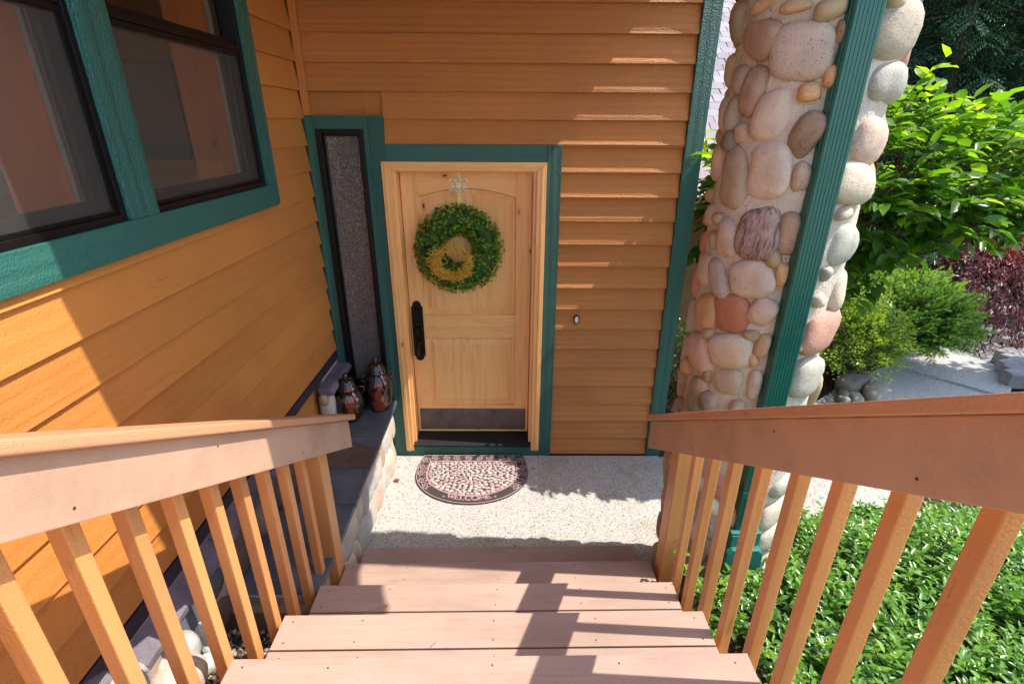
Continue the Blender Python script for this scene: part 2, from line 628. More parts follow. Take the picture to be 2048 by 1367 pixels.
DK = srgb(178, 150, 134)
M['deck_x'] = mat_deck("composite_x", DK, 'x')
M['deck_y'] = mat_deck("composite_y", srgb(190, 154, 128), 'y')
AL = srgb(250, 192, 122)
M['alder_z'] = mat_wood("alder_z", AL, 'z')
M['alder_x'] = mat_wood("alder_x", AL, 'x')
M['pine_z'] = mat_wood("pine_trim_z", srgb(208, 102, 36), 'z', 0.5)
M['concrete'] = mat_concrete("aggregate_concrete")
M['bronze'] = mat_plain("bronze_frame", (0.007, 0.005, 0.005), 0.42, 0.0, 0.3)
M['bronze_metal'] = mat_plain("bronze_hardware", (0.028, 0.020, 0.016), 0.36, 0.7, 0.5, 0.25, 60)
M['kick'] = mat_plain("kick_plate_metal", (0.12, 0.095, 0.088), 0.45, 0.35, 0.5, 0.35, 9)
M['thresh'] = mat_plain("threshold_dark", (0.012, 0.011, 0.012), 0.6, 0.0, 0.3)
M['gold'] = mat_plain("gold_paint", (0.78, 0.47, 0.06), 0.45, 0.1)
M['brass'] = mat_plain("brass", (0.95, 0.72, 0.22), 0.35, 0.0)
M['white'] = mat_plain("white_plastic", (0.75, 0.73, 0.68), 0.4)
M['soil'] = mat_stone("soil", (0.045, 0.030, 0.020), 0.45, 0.5, None, 0.95, 14.0, 0.9)
M['mortar'] = mat_stone("mortar", (0.54, 0.46, 0.37), 0.16, 0.5, None, 0.92, 7.0, 0.6)
M['mulch'] = mat_stone("mulch", (0.085, 0.048, 0.030), 0.5, 0.6, None, 0.95, 40.0, 1.0)
M['steel_screw'] = mat_plain("screw_metal", (0.10, 0.075, 0.05), 0.5, 0.6)
M['downspout'] = mat_plain("green_metal", srgb(16, 90, 77), 0.28, 0.0, 0.5, 0.06, 12)
M['drain'] = mat_plain("green_plastic", srgb(40, 112, 102), 0.5, 0.0, 0.4, 0.08, 20)
M['bark'] = mat_stone("bark", (0.11, 0.075, 0.05), 0.4, 0.4, None, 0.95, 20.0, 0.9)
M['twig'] = mat_plain("twig", (0.22, 0.11, 0.05), 0.7)
STONES = {
    'moss': ((0.30, 0.27, 0.15), .28, .2, None), 'tan': ((0.47, 0.31, 0.17), .2, .15, None), 'ygrey': ((0.43, 0.34, 0.19), .25, .3, None),
    'brown': ((0.33, 0.20, 0.13), .25, .2, None), 'pinkgrey': ((0.46, 0.37, 0.30), .14, .6, None), 'grbrown': ((0.34, 0.26, 0.20), .2, .3, None),
    'orange': ((0.50, 0.28, 0.10), .22, .2, None), 'pinkwhite': ((0.58, 0.45, 0.35), .18, .15, None), 'beige': ((0.47, 0.40, 0.29), .2, .45, None),
    'tanbrown': ((0.40, 0.28, 0.18), .2, .3, None), 'dkgrey': ((0.14, 0.12, 0.09), .35, .2, None), 'dkbrown': ((0.24, 0.15, 0.09), .3, .5, None),
    'pinktan': ((0.47, 0.33, 0.25), .18, .3, None), 'ochre': ((0.36, 0.25, 0.12), .25, .2, None), 'red': ((0.42, 0.13, 0.06), .2, .12, None),
    'purple': ((0.33, 0.22, 0.19), .25, .1, (0.10, 0.055, 0.05)), 'redpink': ((0.48, 0.22, 0.155), .16, .15, None), 'cream': ((0.60, 0.50, 0.36), .18, .12, None),
    'grey': ((0.38, 0.36, 0.30), .22, .35, None), 'green': ((0.40, 0.41, 0.33), .3, .1, None), 'river': ((0.46, 0.45, 0.43), .18, .2, None),
    'sand': ((0.50, 0.43, 0.35), .15, .1, None), 'blue': ((0.40, 0.45, 0.46), .15, .1, None),
}
for _k, (_c, _v, _s, _st) in STONES.items():
    M['st_' + _k] = mat_stone("stone_" + _k, tuple(min(0.68, q * 0.90 + b_ * 0.20) for q, b_ in zip(_c, (0.50, 0.39, 0.29))), _v, _s, _st, 0.72)
M['slate'] = mat_stone("slate_flag", (0.115, 0.130, 0.145), .4, .1, None, 0.55, 5.0, 0.35)
M['slate_brown'] = mat_stone("slate_flag_brown", (0.15, 0.105, 0.08), .4, .1, None, 0.55, 5.0, 0.35)
M['slate_purple'] = mat_stone("slate_purple", (0.19, 0.165, 0.19), .35, .1, None, 0.6, 7.0, 0.4)
M['drip'] = mat_plain("purple_drip_board", (0.028, 0.022, 0.036), 0.6)
M['grout'] = mat_stone("grout", (0.23, 0.25, 0.28), .2, .2, None, 0.9, 14.0, 0.4)
M['timber'] = mat_paint("weathered_timber", (0.20, 0.15, 0.09), 'x', 0.9, 0.6, 0.3)

# ================================================================== GROUND, PATIO, PATH
def smooth(a, b, x):
    t = np.clip((x - a) / (b - a), 0, 1)
    return t * t * (3 - 2 * t)


def ground_z(x, y):
    x = np.asarray(x, float)
    y = np.asarray(y, float)
    z = np.full(np.broadcast(x, y).shape, -0.03)
    near = smooth(1.6, 2.05, x)
    bed = smooth(1.08, 1.2, x) * (near * smooth(-0.80, -1.65, y) + (1 - near) * smooth(-1.42, -1.80, y)) * (1 - 0.55 * smooth(3.6, 6.0, x)) * 0.46
    left = smooth(-0.56, -0.66, x) * (smooth(-1.80, -1.90, y) * 0.40 + smooth(-1.95, -2.25, y) * 0.20)
    under = smooth(-0.70, -0.60, x) * (1 - smooth(1.06, 1.14, x)) * smooth(-1.9, -2.6, y) * 0.15
    far = smooth(9.0, 30.0, np.hypot(x, y)) * 0.6
    return z + bed + left + under + far


gx = np.unique(np.round(np.concatenate([np.arange(-1.5, 4.6, 0.1), np.arange(4.6, 14, 0.6), np.linspace(14, 260, 12), np.linspace(-260, -1.5, 10),
                                        [-0.56, -0.66, 1.08, 1.14, 1.2]]), 3))
gy = np.unique(np.round(np.concatenate([np.arange(-4.6, 2.2, 0.1), np.arange(2.2, 14, 0.6), np.linspace(14, 260, 12), np.linspace(-260, -4.6, 10)]), 3))
XX, YY = np.meshgrid(gx, gy)
ZZ = ground_z(XX, YY)
nX, nY = len(gx), len(gy)
idx = np.arange(nX * nY).reshape(nY, nX)
Fq = np.stack([idx[:-1, :-1], idx[:-1, 1:], idx[1:, 1:], idx[1:, :-1]], -1).reshape(-1, 4)
g = arr_mesh("ground", np.stack([XX, YY, ZZ], -1).reshape(-1, 3), Fq, M['soil'], smooth=True)
tag(g, kind="structure")

# patio slab in front of the door, and the path that leaves it round the corner of the house
tag(MB().box(-0.66, 1.56, -1.30, -0.022, -0.12, 0.0).build("patio", M['concrete'], None, 0.004), kind="structure")
low = [(1.562, -1.0), (2.4, -0.78), (3.1, -0.62), (4.3, 0.05), (5.4, 0.95), (6.0, 1.55), (7.4, 2.6)]
upp = [(1.562, -0.04), (2.5, 0.22), (3.35, 0.86), (3.85, 1.25), (4.7, 1.75), (5.7, 2.35), (6.9, 3.4)]
pm = MB()
for i in range(len(low) - 1):
    a, b, c, d = low[i], low[i + 1], upp[i + 1], upp[i]
    if i == 4:
        continue
    q = [a, b, c, d]
    pm.prism(q, -0.1, -0.004, 'z')
pm2 = MB().prism([low[4], low[5], upp[5], upp[4]], -0.1, 0.022, 'z')
tag(pm.build("garden_path", M['concrete'], None, 0.002), kind="structure")
tag(pm2.build("raised_path_slab", M['concrete'], None, 0.004), kind="structure")

# unseen concrete slab added behind the stairs to bounce sunlight onto the house walls
tag(MB().box(-26, 26, -34, -5.3, 0.55, 0.85).build("bounce_slab", M['concrete'], None), kind="structure")

# ================================================================== ENTRY WALL (faces the stairs)
EW = 0.1605                 # exposure of one siding course
Z0 = 0.0105
wall = thing("entry_wall", "orange lap siding wall that holds the wooden front door and has green corner boards", "wall", (0.2, 0, 0))


def board_x(x0, x1, zb, zt, par, top_cut=None):
    """Bevel siding board on the y = 0 wall."""
    yb, yt = -0.0125, 0.0160
    m = MB()
    zt2 = zt + 0.018
    if top_cut is not None and zt2 > top_cut:
        f = (top_cut - zb) / (zt2 - zb)
        zt2 = top_cut
        yt = yb + (yt - yb) * f
    m.prism([(yb, zb), (yt, zt2), (0.0305, zt2), (0.0305, zb)], x0, x1, 'x')
    o = m.build("siding_board", M['side_x'], par, 0.0012, 1)
    return o


NB = 24
for i in range(NB):
    zb, zt = Z0 + i * EW, Z0 + (i + 1) * EW
    if zb > 3.72:
        break
    if zb >= 2.59:
        board_x(-0.972, 1.448, zb, zt, wall)
    elif zt > 2.59:                       # course 16 straddles the two head boards
        board_x(-0.513, 1.448, zb, zt, wall)
    elif zt > 2.429 and zb < 2.429:
        board_x(0.6465, 1.448, zb, 2.429, wall, 2.429)
        board_x(-0.513, 1.448, 2.4295, zt, wall)
    else:
        board_x(0.6465, 1.448, zb, zt, wall)
box("wall_backing", -1.30, -0.9655, 0.031, 0.2, 0.0, 3.8, M['side_x'], wall, 0)
box("wall_backing", -0.63, -0.50, 0.031, 0.2, 0.0, 3.8, M['side_x'], wall, 0)
box("wall_backing", 0.50, 1.545, 0.031, 0.2, 0.0, 3.8, M['side_x'], wall, 0)
box("wall_backing", -0.4995, 0.4995, 0.031, 0.2, 2.31, 3.8, M['side_x'], wall, 0)
box("wall_backing", -0.965, -0.6305, 0.031, 0.2, 2.53, 3.8, M['side_x'], wall, 0)
box("wall_backing", -0.965, -0.6305, 0.031, 0.2, 0.0, 0.62, M['side_x'], wall, 0)
box("corner_board", 1.449, 1.546, -0.0185, 0.03, 0.0, 3.8, M['green_z'], wall, 0.003, label="green painted corner board at the outer corner")
box("corner_board", 1.5465, 1.568, -0.0150, 0.10, 0.0, 3.8, M['green_z'], wall, 0.003)
box("inner_corner_board", -1.018, -0.973, -0.022, 0.03, 2.598, 3.8, M['side_z'], wall, 0.003)

# return wall behind the corner, out of the sun
rw = thing("return_wall", "orange lap siding wall turning back from the green corner board", "wall", (1.54, 1.0, 0))
for i in range(NB):
    zb, zt = Z0 + i * EW, Z0 + (i + 1) * EW
    if zb > 3.72:
        break
    MB().prism([(1.556, zb), (1.543, zt + 0.018), (1.52, zt + 0.018), (1.52, zb)], 0.11, 1.58, 'y').build("siding_board", M['side_y'], rw)

# ================================================================== SIDE WALL (x = -1.02)
sw = thing("side_wall", "orange lap siding wall along the stairs with the large green trimmed window", "wall", (-1.03, -2, 0))
WY0, WY1 = -3.45, -0.600           # outer limits of the green window trim along y
WZ0, WZ1 = 2.130, 3.47


def board_y(y0, y1, zb, zt, par, cut=None):
    xb, xt = -1.0125, -1.0325
    zt2 = zt + 0.018
    if cut is not None and zt2 > cut:
        f = (cut - zb) / (zt2 - zb)
        zt2, xt = cut, xb + (xt - xb) * f
    m = MB().prism([(xb, zb), (xt, zt2), (-1.05, zt2), (-1.05, zb)], y0, y1, 'y')
    m.build("siding_board", M['side_y'], par, 0.0012, 1)


for i in range(6, NB):
    zb, zt = Z0 + i * EW, Z0 + (i + 1) * EW
    if zb > 3.72:
        break
    if zb < 0.97:
        zb = 0.955
    far = -0.0235
    if zt <= WZ0 or zb >= WZ1:
        board_y(-6.0, far, zb, zt, sw)
    elif zb < WZ0 < zt:
        board_y(-6.0, WY1 + 0.001, zb, WZ0, sw, WZ0)
        board_y(WY1 + 0.0015, far, zb, zt, sw)
    else:
        board_y(WY1 + 0.0015, far, zb, zt, sw)
        board_y(-6.0, WY0 - 0.0015, zb, zt, sw)
box("wall_backing", -1.20, -1.051, -6.0, 0.0, 0.0, 2.20, M['side_y'], sw, 0)
box("wall_backing", -1.20, -1.051, -0.66, 0.0, 2.2005, 3.8, M['side_y'], sw, 0)
box("wall_backing", -1.20, -1.051, -6.0, -3.36, 2.2005, 3.8, M['side_y'], sw, 0)
box("wall_backing", -1.20, -1.051, -3.3595, -0.6605, 3.41, 3.8, M['side_y'], sw, 0)
box("drip_board", -1.05, -1.020, -6.0, -0.024, 0.885, 0.954, M['drip'], sw, 0.002)

# ---------------------------------------------------------------- large side window
k = NT("window_glass")
gl = k.n("ShaderNodeBsdfGlossy")
gl.inputs["Roughness"].default_value = 0.02
tr = k.n("ShaderNodeBsdfTransparent")
k.put(tr.inputs[0], (0.80, 0.84, 0.82))
fr = k.n("ShaderNodeFresnel")
fr.inputs[0].default_value = 1.5
mx = k.n("ShaderNodeMixShader")
k.put(mx.inputs[0], k.math('MULTIPLY', fr.outputs[0], k.math('SUBTRACT', 1.0, k.n("ShaderNodeNewGeometry").outputs["Backfacing"])))
k.t.links.new(tr.outputs[0], mx.inputs[1])
k.t.links.new(gl.outputs[0], mx.inputs[2])
k.t.links.new(mx.outputs[0], k.out.inputs[0])
M['glass'] = k.m

k = NT("insect_screen")
df = k.n("ShaderNodeBsdfDiffuse")
th1 = k.noise(k.pos((1, 520, 24)), 1.0, 3, 0.7)
th2 = k.noise(k.pos((1, 24, 520)), 1.0, 3, 0.7)
thr = k.math('MAXIMUM', th1, th2)
k.put(df.inputs[0], k.ramp(thr, [(0.50, (0.085, 0.072, 0.062)), (0.64, (0.15, 0.132, 0.118)), (0.78, (0.36, 0.34, 0.31))]))
tr = k.n("ShaderNodeBsdfTransparent")
mx = k.n("ShaderNodeMixShader")
k.put(mx.inputs[0], k.ramp(thr, [(0.45, 0.16), (0.62, 0.22), (0.78, 0.46)]))
k.t.links.new(tr.outputs[0], mx.inputs[1])
gz_ = k.n("ShaderNodeBsdfGlossy")
gz_.inputs["Roughness"].default_value = 0.62
k.put(gz_.inputs[0], (0.85, 0.85, 0.83))
ad_ = k.n("ShaderNodeMixShader")
ad_.inputs[0].default_value = 0.45
k.t.links.new(df.outputs[0], ad_.inputs[1])
k.t.links.new(gz_.outputs[0], ad_.inputs[2])
k.t.links.new(ad_.outputs[0], mx.inputs[2])
k.t.links.new(mx.outputs[0], k.out.inputs[0])
M['screen'] = k.m

win = thing("side_window", "double window with dark sashes and insect screens in wide green trim", "window", (-1.02, -1.7, 2.3))
TX0, TX1 = -1.03, -0.998
box("window_trim", TX0, TX1, WY0, WY1, WZ0, 2.2415, M['green_y'], win, 0.003, label="bottom board of the green window trim")
box("window_trim", TX0, TX1, WY0, WY1, 3.36, WZ1, M['green_y'], win, 0.003)
box("window_trim", TX0, TX1, -0.705, WY1, 2.2420, 3.3595, M['green_z'], win, 0.003)
box("window_trim", TX0, TX1, -1.784, -1.638, 2.2420, 3.3595, M['green_z'], win, 0.003)
box("window_trim", TX0, TX1, WY0, WY0 + 0.105, 2.2420, 3.3595, M['green_z'], win, 0.003)
for (ya, yb) in ((-3.344, -1.785), (-1.637, -0.706)):
    # outer frame
    f = MB()
    f.box(-1.10, -1.016, ya, ya + 0.022, 2.2425, 3.359)
    f.box(-1.10, -1.016, yb - 0.022, yb, 2.2425, 3.359)
    f.box(-1.10, -1.012, ya + 0.0225, yb - 0.0225, 2.2425, 2.266)
    f.box(-1.10, -1.016, ya + 0.0225, yb - 0.0225, 3.335, 3.359)
    f.build("window_frame", M['bronze'], win, 0.002)
    f = MB()                     # meeting rails, three stepped members
    f.box(-1.075, -1.026, ya + 0.023, yb - 0.023, 2.850, 2.872)
    f.box(-1.085, -1.020, ya + 0.023, yb - 0.023, 2.8725, 2.895)
    f.box(-1.095, -1.036, ya + 0.023, yb - 0.023, 2.8955, 2.918)
    f.build("meeting_rail", M['bronze'], win, 0.002)
    f = MB()                     # screen frame
    f.box(-1.040, -1.028, ya + 0.023, yb - 0.023, 2.2665, 2.279)
    f.box(-1.040, -1.028, ya + 0.023, ya + 0.037, 2.2795, 2.8495)
    f.box(-1.040, -1.028, yb - 0.037, yb - 0.023, 2.2795, 2.8495)
    f.build("screen_frame", M['bronze'], win, 0.001)
    MB().add([(-1.034, ya + 0.037, 2.279), (-1.034, yb - 0.037, 2.279), (-1.034, yb - 0.037, 2.8495), (-1.034, ya + 0.037, 2.8495)], [(0, 1, 2, 3)]).build("insect_screen", M['screen'], win)
    f = MB()                     # lower sash behind the screen
    f.box(-1.085, -1.055, ya + 0.023, yb - 0.023, 2.2665, 2.315)
    f.box(-1.085, -1.055, ya + 0.023, ya + 0.075, 2.3155, 2.8495)
    f.box(-1.085, -1.055, yb - 0.075, yb - 0.023, 2.3155, 2.8495)
    f.build("sash", M['bronze'], win, 0.003)
    box("glass_pane", -1.072, -1.068, ya + 0.0755, yb - 0.0755, 2.3155, 2.8495, M['glass'], win, 0)
    box("glass_pane", -1.092, -1.088, ya + 0.0235, yb - 0.0235, 2.9185, 3.3345, M['glass'], win, 0)
    box("liner_strip", -1.125, -1.108, yb - 0.063, yb - 0.050, 2.2425, 3.359, mat_plain("pale_liner", (0.36, 0.25, 0.22), 0.6), win, 0.001, label="pale vinyl liner strip inside the sash")
    box("jamb_board", -1.33, -1.127, yb - 0.062, yb - 0.040, 2.20, 3.40, M['pine_z'], win, 0.002, label="orange stained pine jamb inside the glass")
    box("jamb_board", -1.33, -1.127, ya + 0.040, ya + 0.062, 2.20, 3.40, M['pine_z'], win, 0.002)
    box("stool_board", -1.38, -1.101, ya, yb, 2.175, 2.1995, M['pine_z'], win, 0.002)
    for yy in (yb - 0.14, ya + 0.10):
        box("latch_plate", -1.0275, -1.0255, yy, yy + 0.045, 2.266, 2.2785, M['bronze_metal'], win, 0.001)

# the room behind the window
M['room'] = mat_plain("room_paint", (0.20, 0.105, 0.06), 0.9, 0, 0.2, 0.2, 2.0)
M['room_dark'] = mat_plain("room_cabinet", (0.035, 0.032, 0.03), 0.6)
room = thing("room_shell", "dim brown room seen through the side window", "room", (-2.5, -2, 1.3))
box("room_floor", -4.2, -1.21, -4.5, 0.8, 1.22, 1.30, mat_plain("pale_carpet", (0.34, 0.25, 0.17), 0.95), room, 0)
box("room_ceiling", -4.2, -1.21, -4.5, 0.8, 3.72, 3.80, M['room'], room, 0)
box("room_wall", -4.3, -4.205, -1.2, 0.8, 1.3, 3.72, M['room'], room, 0)
box("room_wall", -4.2, -1.21, 0.705, 0.8, 1.3, 3.72, M['room'], room, 0)
box("room_wall", -4.2, -1.21, -4.5, -4.405, 1.3, 3.72, M['room'], room, 0)
cabt = thing("wall_cabinet", "dark square cabinet hanging inside behind the right hand screen", "cabinet", (-1.9, -0.1, 2.3))
box("cabinet_body", -2.35, -1.75, -0.02, 0.30, 2.33, 2.90, M['room_dark'], cabt, 0.004)
box("cabinet_door", -2.33, -1.77, -0.045, -0.0205, 2.35, 2.88, M['room_dark'], cabt, 0.004)
inn = thing("inner_door", "orange pine door standing inside beyond the right hand screen", "door", (-1.5, 0.35, 1.3))
box("door_leaf", -1.74, -1.27, 0.36, 0.40, 1.31, 3.45, M['pine_z'], inn, 0.004)
box("door_stile", -1.74, -1.64, 0.350, 0.3595, 1.31, 3.45, M['pine_z'], inn, 0.003)

# ================================================================== FRONT DOOR
door = thing("front_door", "knotty alder front door with arched upper panel in a pale wood frame and green trim", "door", (0, 0.1, 0.17))
YD = 0.100
slab = MB().box(-0.457, 0.457, YD + 0.022, YD + 0.045, 0.168, 2.252).build("door_core", M['alder_z'], door)
box("door_stile", -0.457, -0.3465, YD, YD + 0.0218, 0.168, 2.252, M['alder_z'], door, 0.0015, 1)
box("door_stile", 0.3465, 0.457, YD, YD + 0.0218, 0.168, 2.252, M['alder_z'], door, 0.0015, 1)
box("door_rail", -0.346, 0.346, YD, YD + 0.0218, 1.016, 1.207, M['alder_x'], door, 0.0015, 1)
box("door_rail", -0.346, 0.346, YD, YD + 0.0218, 0.168, 0.412, M['alder_x'], door, 0.0015, 1)


def arch(x0, x1, z0, z1, rise, n=20):
    pts = [(x0, z0), (x1, z0), (x1, z1)]
    w = (x1 - x0) / 2
    c = (x0 + x1) / 2
    if rise > 0:
        for i in range(1, n):
            t = 1 - 2 * i / n
            pts.append((c + w * t, z1 + rise * (1 - t * t)))
    pts.append((x0, z1))
    return pts


top = [(-0.346, 2.252), (-0.346, 2.078)] + [(0.346 * t, 2.078 + 0.062 * (1 - t * t)) for t in np.linspace(-0.95, 0.95, 22)] + [(0.346, 2.078), (0.346, 2.252)]
MB().prism(top, YD, YD + 0.0218, 'y').build("door_rail", M['alder_x'], door, 0.001, 1, label="top rail with the arched lower edge")


def raised_panel(x0, x1, z0, z1, rise):
    steps = [(0.0, 0.0005), (0.005, 0.013), (0.012, 0.0165), (0.020, 0.016), (0.026, 0.0185), (0.054, 0.0075), (0.056, 0.0060)]
    loops = [[(x, YD + dy, z) for (x, z) in arch(x0 + d, x1 - d, z0 + d, z1 - d, rise)] for d, dy in steps]
    m = MB()
    n = len(loops[0])
    vs = [p for l in loops for p in l]
    fs = []
    for a in range(len(loops) - 1):
        for j in range(n):
            fs.append((a * n + j, a * n + (j + 1) % n, (a + 1) * n + (j + 1) % n, (a + 1) * n + j))
    fs.append(tuple((len(loops) - 1) * n + j for j in range(n)))
    m.add(vs, fs)
    return m.build("door_panel", M['alder_z'], door)


raised_panel(-0.3463, 0.3463, 1.2073, 2.0777, 0.0617).location.y -= 0.0
raised_panel(-0.3463, 0.3463, 0.4123, 1.0157, 0.0)
# jambs, stop, casing
box("door_jamb", -0.500, -0.4625, -0.004, 0.15, 0.10, 2.30, M['alder_z'], door, 0.002)
box("door_jamb", 0.4625, 0.500, -0.004, 0.15, 0.10, 2.30, M['alder_z'], door, 0.002)
box("door_jamb", -0.462, 0.462, -0.004, 0.15, 2.2575, 2.30, M['alder_x'], door, 0.002)
CO, CI, ZO, ZI = 0.5475, 0.484, 2.3225, 2.2655
for (a, pts, mm) in (("door_casing", [(-CO, 0.052), (-CI, 0.052), (-CI, ZI), (-CO, ZO)], 'alder_z'),
                     ("door_casing", [(CI, 0.056), (CO, 0.056), (CO, ZO), (CI, ZI)], 'alder_z'),
                     ("door_casing", [(-CO + 0.0012, ZO), (-CI + 0.0012, ZI), (CI - 0.0012, ZI), (CO - 0.0012, ZO)], 'alder_x')):
    MB().prism(pts, -0.034, -0.0045, 'y').build(a, M[mm], door, 0.003)
b0, b1 = 0.018, 0.034                    # proud bead on the casing
for (pts, mm) in (([(-CO + b0, 0.052), (-CO + b1, 0.052), (-CO + b1, ZO - b1), (-CO + b0, ZO - b0)], 'alder_z'),
                  ([(CO - b1, 0.056), (CO - b0, 0.056), (CO - b0, ZO - b0), (CO - b1, ZO - b1)], 'alder_z'),
                  ([(-CO + b0 + .001, ZO - b0), (-CO + b1 + .001, ZO - b1), (CO - b1 - .001, ZO - b1), (CO - b0 - .001, ZO - b0)], 'alder_x')):
    MB().prism(pts, -0.039, -0.0335, 'y').build("casing_bead", M[mm], door, 0.002)
# green trim round the casing
box("trim_board", 0.5485, 0.6455, -0.024, 0.0295, 0.0, 2.4285, M['green_z'], door, 0.003)
box("trim_board", -0.5135, 0.548, -0.022, 0.0295, 2.3235, 2.4285, M['green_x'], door, 0.003)
box("trim_board", -0.645, -0.5485, -0.022, 0.0295, 0.0, 2.3230, M['green_z'], door, 0.003)
box("sill_board", -0.548, 0.548, -0.0245, 0.0295, 0.0, 0.0945, M['green_x'], door, 0.003)
MB().prism([(-0.040, 0.095), (-0.040, 0.107), (0.098, 0.166), (0.15, 0.166), (0.15, 0.095)], -0.4838, 0.4838, 'x').build("threshold", M['thresh'], door, 0.002)
box("door_sweep", -0.455, 0.455, YD - 0.010, YD - 0.0005, 0.1675, 0.176, M['brass'], door, 0.001)
box("kick_plate", -0.438, 0.438, YD - 0.0025, YD - 0.0003, 0.179, 0.380, M['kick'], door, 0.0008, 1)
# handle set
pl = arch(-0.450, -0.357, 0.86, 1.28, 0.0)
hp = [(-0.450, 0.862), (-0.437, 0.862)]
hp = [(-0.4475, 0.865), (-0.436, 0.862)] + [(-0.4035 + 0.034 * math.cos(t), 0.862 + 0.040 * math.sin(t)) for t in np.linspace(math.pi, 2 * math.pi, 14)] + \
     [(-0.371, 0.862), (-0.3595, 0.865), (-0.3595, 1.272), (-0.371, 1.275)] + [(-0.4035 + 0.034 * math.cos(t), 1.275 + 0.045 * math.sin(t)) for t in np.linspace(0, math.pi, 14)] + [(-0.436, 1.275), (-0.4475, 1.272)]
hnd = MB().prism(hp, YD - 0.008, YD - 0.0004, 'y').build("handle_plate", M['bronze_metal'], door, 0.0015)
MB().tube([(-0.4035, YD - 0.012, 1.115), (-0.4035, YD - 0.045, 1.095), (-0.4045, YD - 0.066, 1.05), (-0.4045, YD - 0.070, 0.99), (-0.4035, YD - 0.062, 0.93), (-0.4035, YD - 0.038, 0.885), (-0.4035, YD - 0.010, 0.870)],
          [0.012, 0.011, 0.014, 0.019, 0.015, 0.010, 0.013], 10).build("grip", M['bronze_metal'], hnd, smooth=True)
MB().tube([(-0.4035, YD - 0.008, 1.245), (-0.4035, YD - 0.020, 1.245)], [0.024, 0.020], 14).build("lock_cylinder", M['bronze_metal'], hnd, smooth=False)
MB().tube([(-0.4035, YD - 0.008, 1.132), (-0.4035, YD - 0.038, 1.140), (-0.4035, YD - 0.050, 1.138)], [0.013, 0.012, 0.014], 10).build("thumb_latch", M['bronze_metal'], hnd, smooth=True)
for x in np.linspace(-0.42, 0.42, 6):
    MB().tube([(x, YD - 0.0025, 0.372), (x, YD - 0.0045, 0.372)], 0.003, 8).build("screw", M['bronze'], door)

# ================================================================== SIDELIGHT
sl = thing("sidelight_window", "tall narrow sidelight of rippled glass in a dark frame and green trim left of the door", "window", (-0.80, 0, 0.62))
box("trim_board", -1.018, -0.9545, -0.022, 0.0295, 0.56, 2.5965, M['green_z'], sl, 0.003)
box("trim_board", -0.954, -0.6455, -0.022, 0.0295, 2.517, 2.5965, M['green_x'], sl, 0.003)
box("trim_board", -0.6450, -0.5140, -0.0235, 0.0295, 2.3235, 2.5965, M['green_z'], sl, 0.003)
box("trim_board", -0.954, -0.6455, -0.022, 0.0295, 0.53, 0.625, M['green_x'], sl, 0.003)
f = MB()
f.box(-0.9535, -0.918, -0.030, 0.06, 0.6255, 2.5165)
f.box(-0.6785, -0.6460, -0.030, 0.06, 0.6255, 2.5165)
f.box(-0.9175, -0.679, -0.030, 0.06, 2.487, 2.5165)
f.box(-0.9175, -0.679, -0.030, 0.06, 0.6255, 0.70)
f.build("window_frame", M['bronze'], sl, 0.003)
f = MB()
f.box(-0.9175, -0.906, 0.005, 0.05, 0.7005, 2.4865)
f.box(-0.6905, -0.679, 0.005, 0.05, 0.7005, 2.4865)
f.box(-0.9055, -0.691, 0.005, 0.05, 2.474, 2.4865)
f.build("glazing_bead", M['bronze'], sl, 0.002)
k = NT("rippled_glass")
p0 = k.pos((1, 1, 0.8))
wn_ = k.n("ShaderNodeTexNoise")
k.put(wn_.inputs["Vector"], p0)
wn_.inputs["Scale"].default_value = 26.0
wn_.inputs["Detail"].default_value = 2.0
sv = k.n("ShaderNodeVectorMath", operation='SCALE')
k.put(sv.inputs[0], wn_.outputs["Color"])
sv.inputs["Scale"].default_value = 0.070
av = k.n("ShaderNodeVectorMath", operation='ADD')
k.put(av.inputs[0], p0)
k.put(av.inputs[1], sv.outputs[0])
ed = k.voro(av.outputs[0], 52.0, 'DISTANCE_TO_EDGE')
n1 = k.noise(k.pos((20, 20, 16)), 1.0, 2, 0.5, 1.0)
h = k.math('ADD', k.ramp(ed, [(0.0, 0.0), (0.09, 1.0)]), k.math('MULTIPLY', n1, 0.9))
k.bsdf(k.ramp(n1, [(0.3, (0.33, 0.29, 0.265)), (0.7, (0.38, 0.34, 0.315))]), 0.12, k.bump(h, 1.0, 0.0045), 0.5, 0.0)
k.b.inputs["IOR"].default_value = 2.1
k.b.inputs["Transmission Weight"].default_value = 0.55
M['ripple'] = k.m
box("glass_pane", -0.9055, -0.691, 0.020, 0.026, 0.7005, 2.4735, M['ripple'], sl, 0)
box("hall_wall", -1.0, -0.6, 0.55, 0.60, 0.5, 2.6, M['room'], sl, 0, label="dim hall wall behind the rippled glass")

# ================================================================== DOORBELL
bell = thing("doorbell", "small oval doorbell with white button on the orange siding right of the door", "doorbell", (0.804, 0, 1.213))
ov = lambda rx, rz: [(0.804 + rx * math.cos(t), 1.213 + rz * math.sin(t)) for t in np.linspace(0, 2 * math.pi, 24, endpoint=False)]
MB().prism(ov(0.023, 0.040), -0.016, 0.0, 'y').build("bezel", mat_plain("bell_bezel", (0.10, 0.045, 0.03), 0.4, 0.4), bell, 0.003)
MB().prism(ov(0.014, 0.026), -0.023, -0.0155, 'y').build("push_button", M['white'], bell, 0.003)

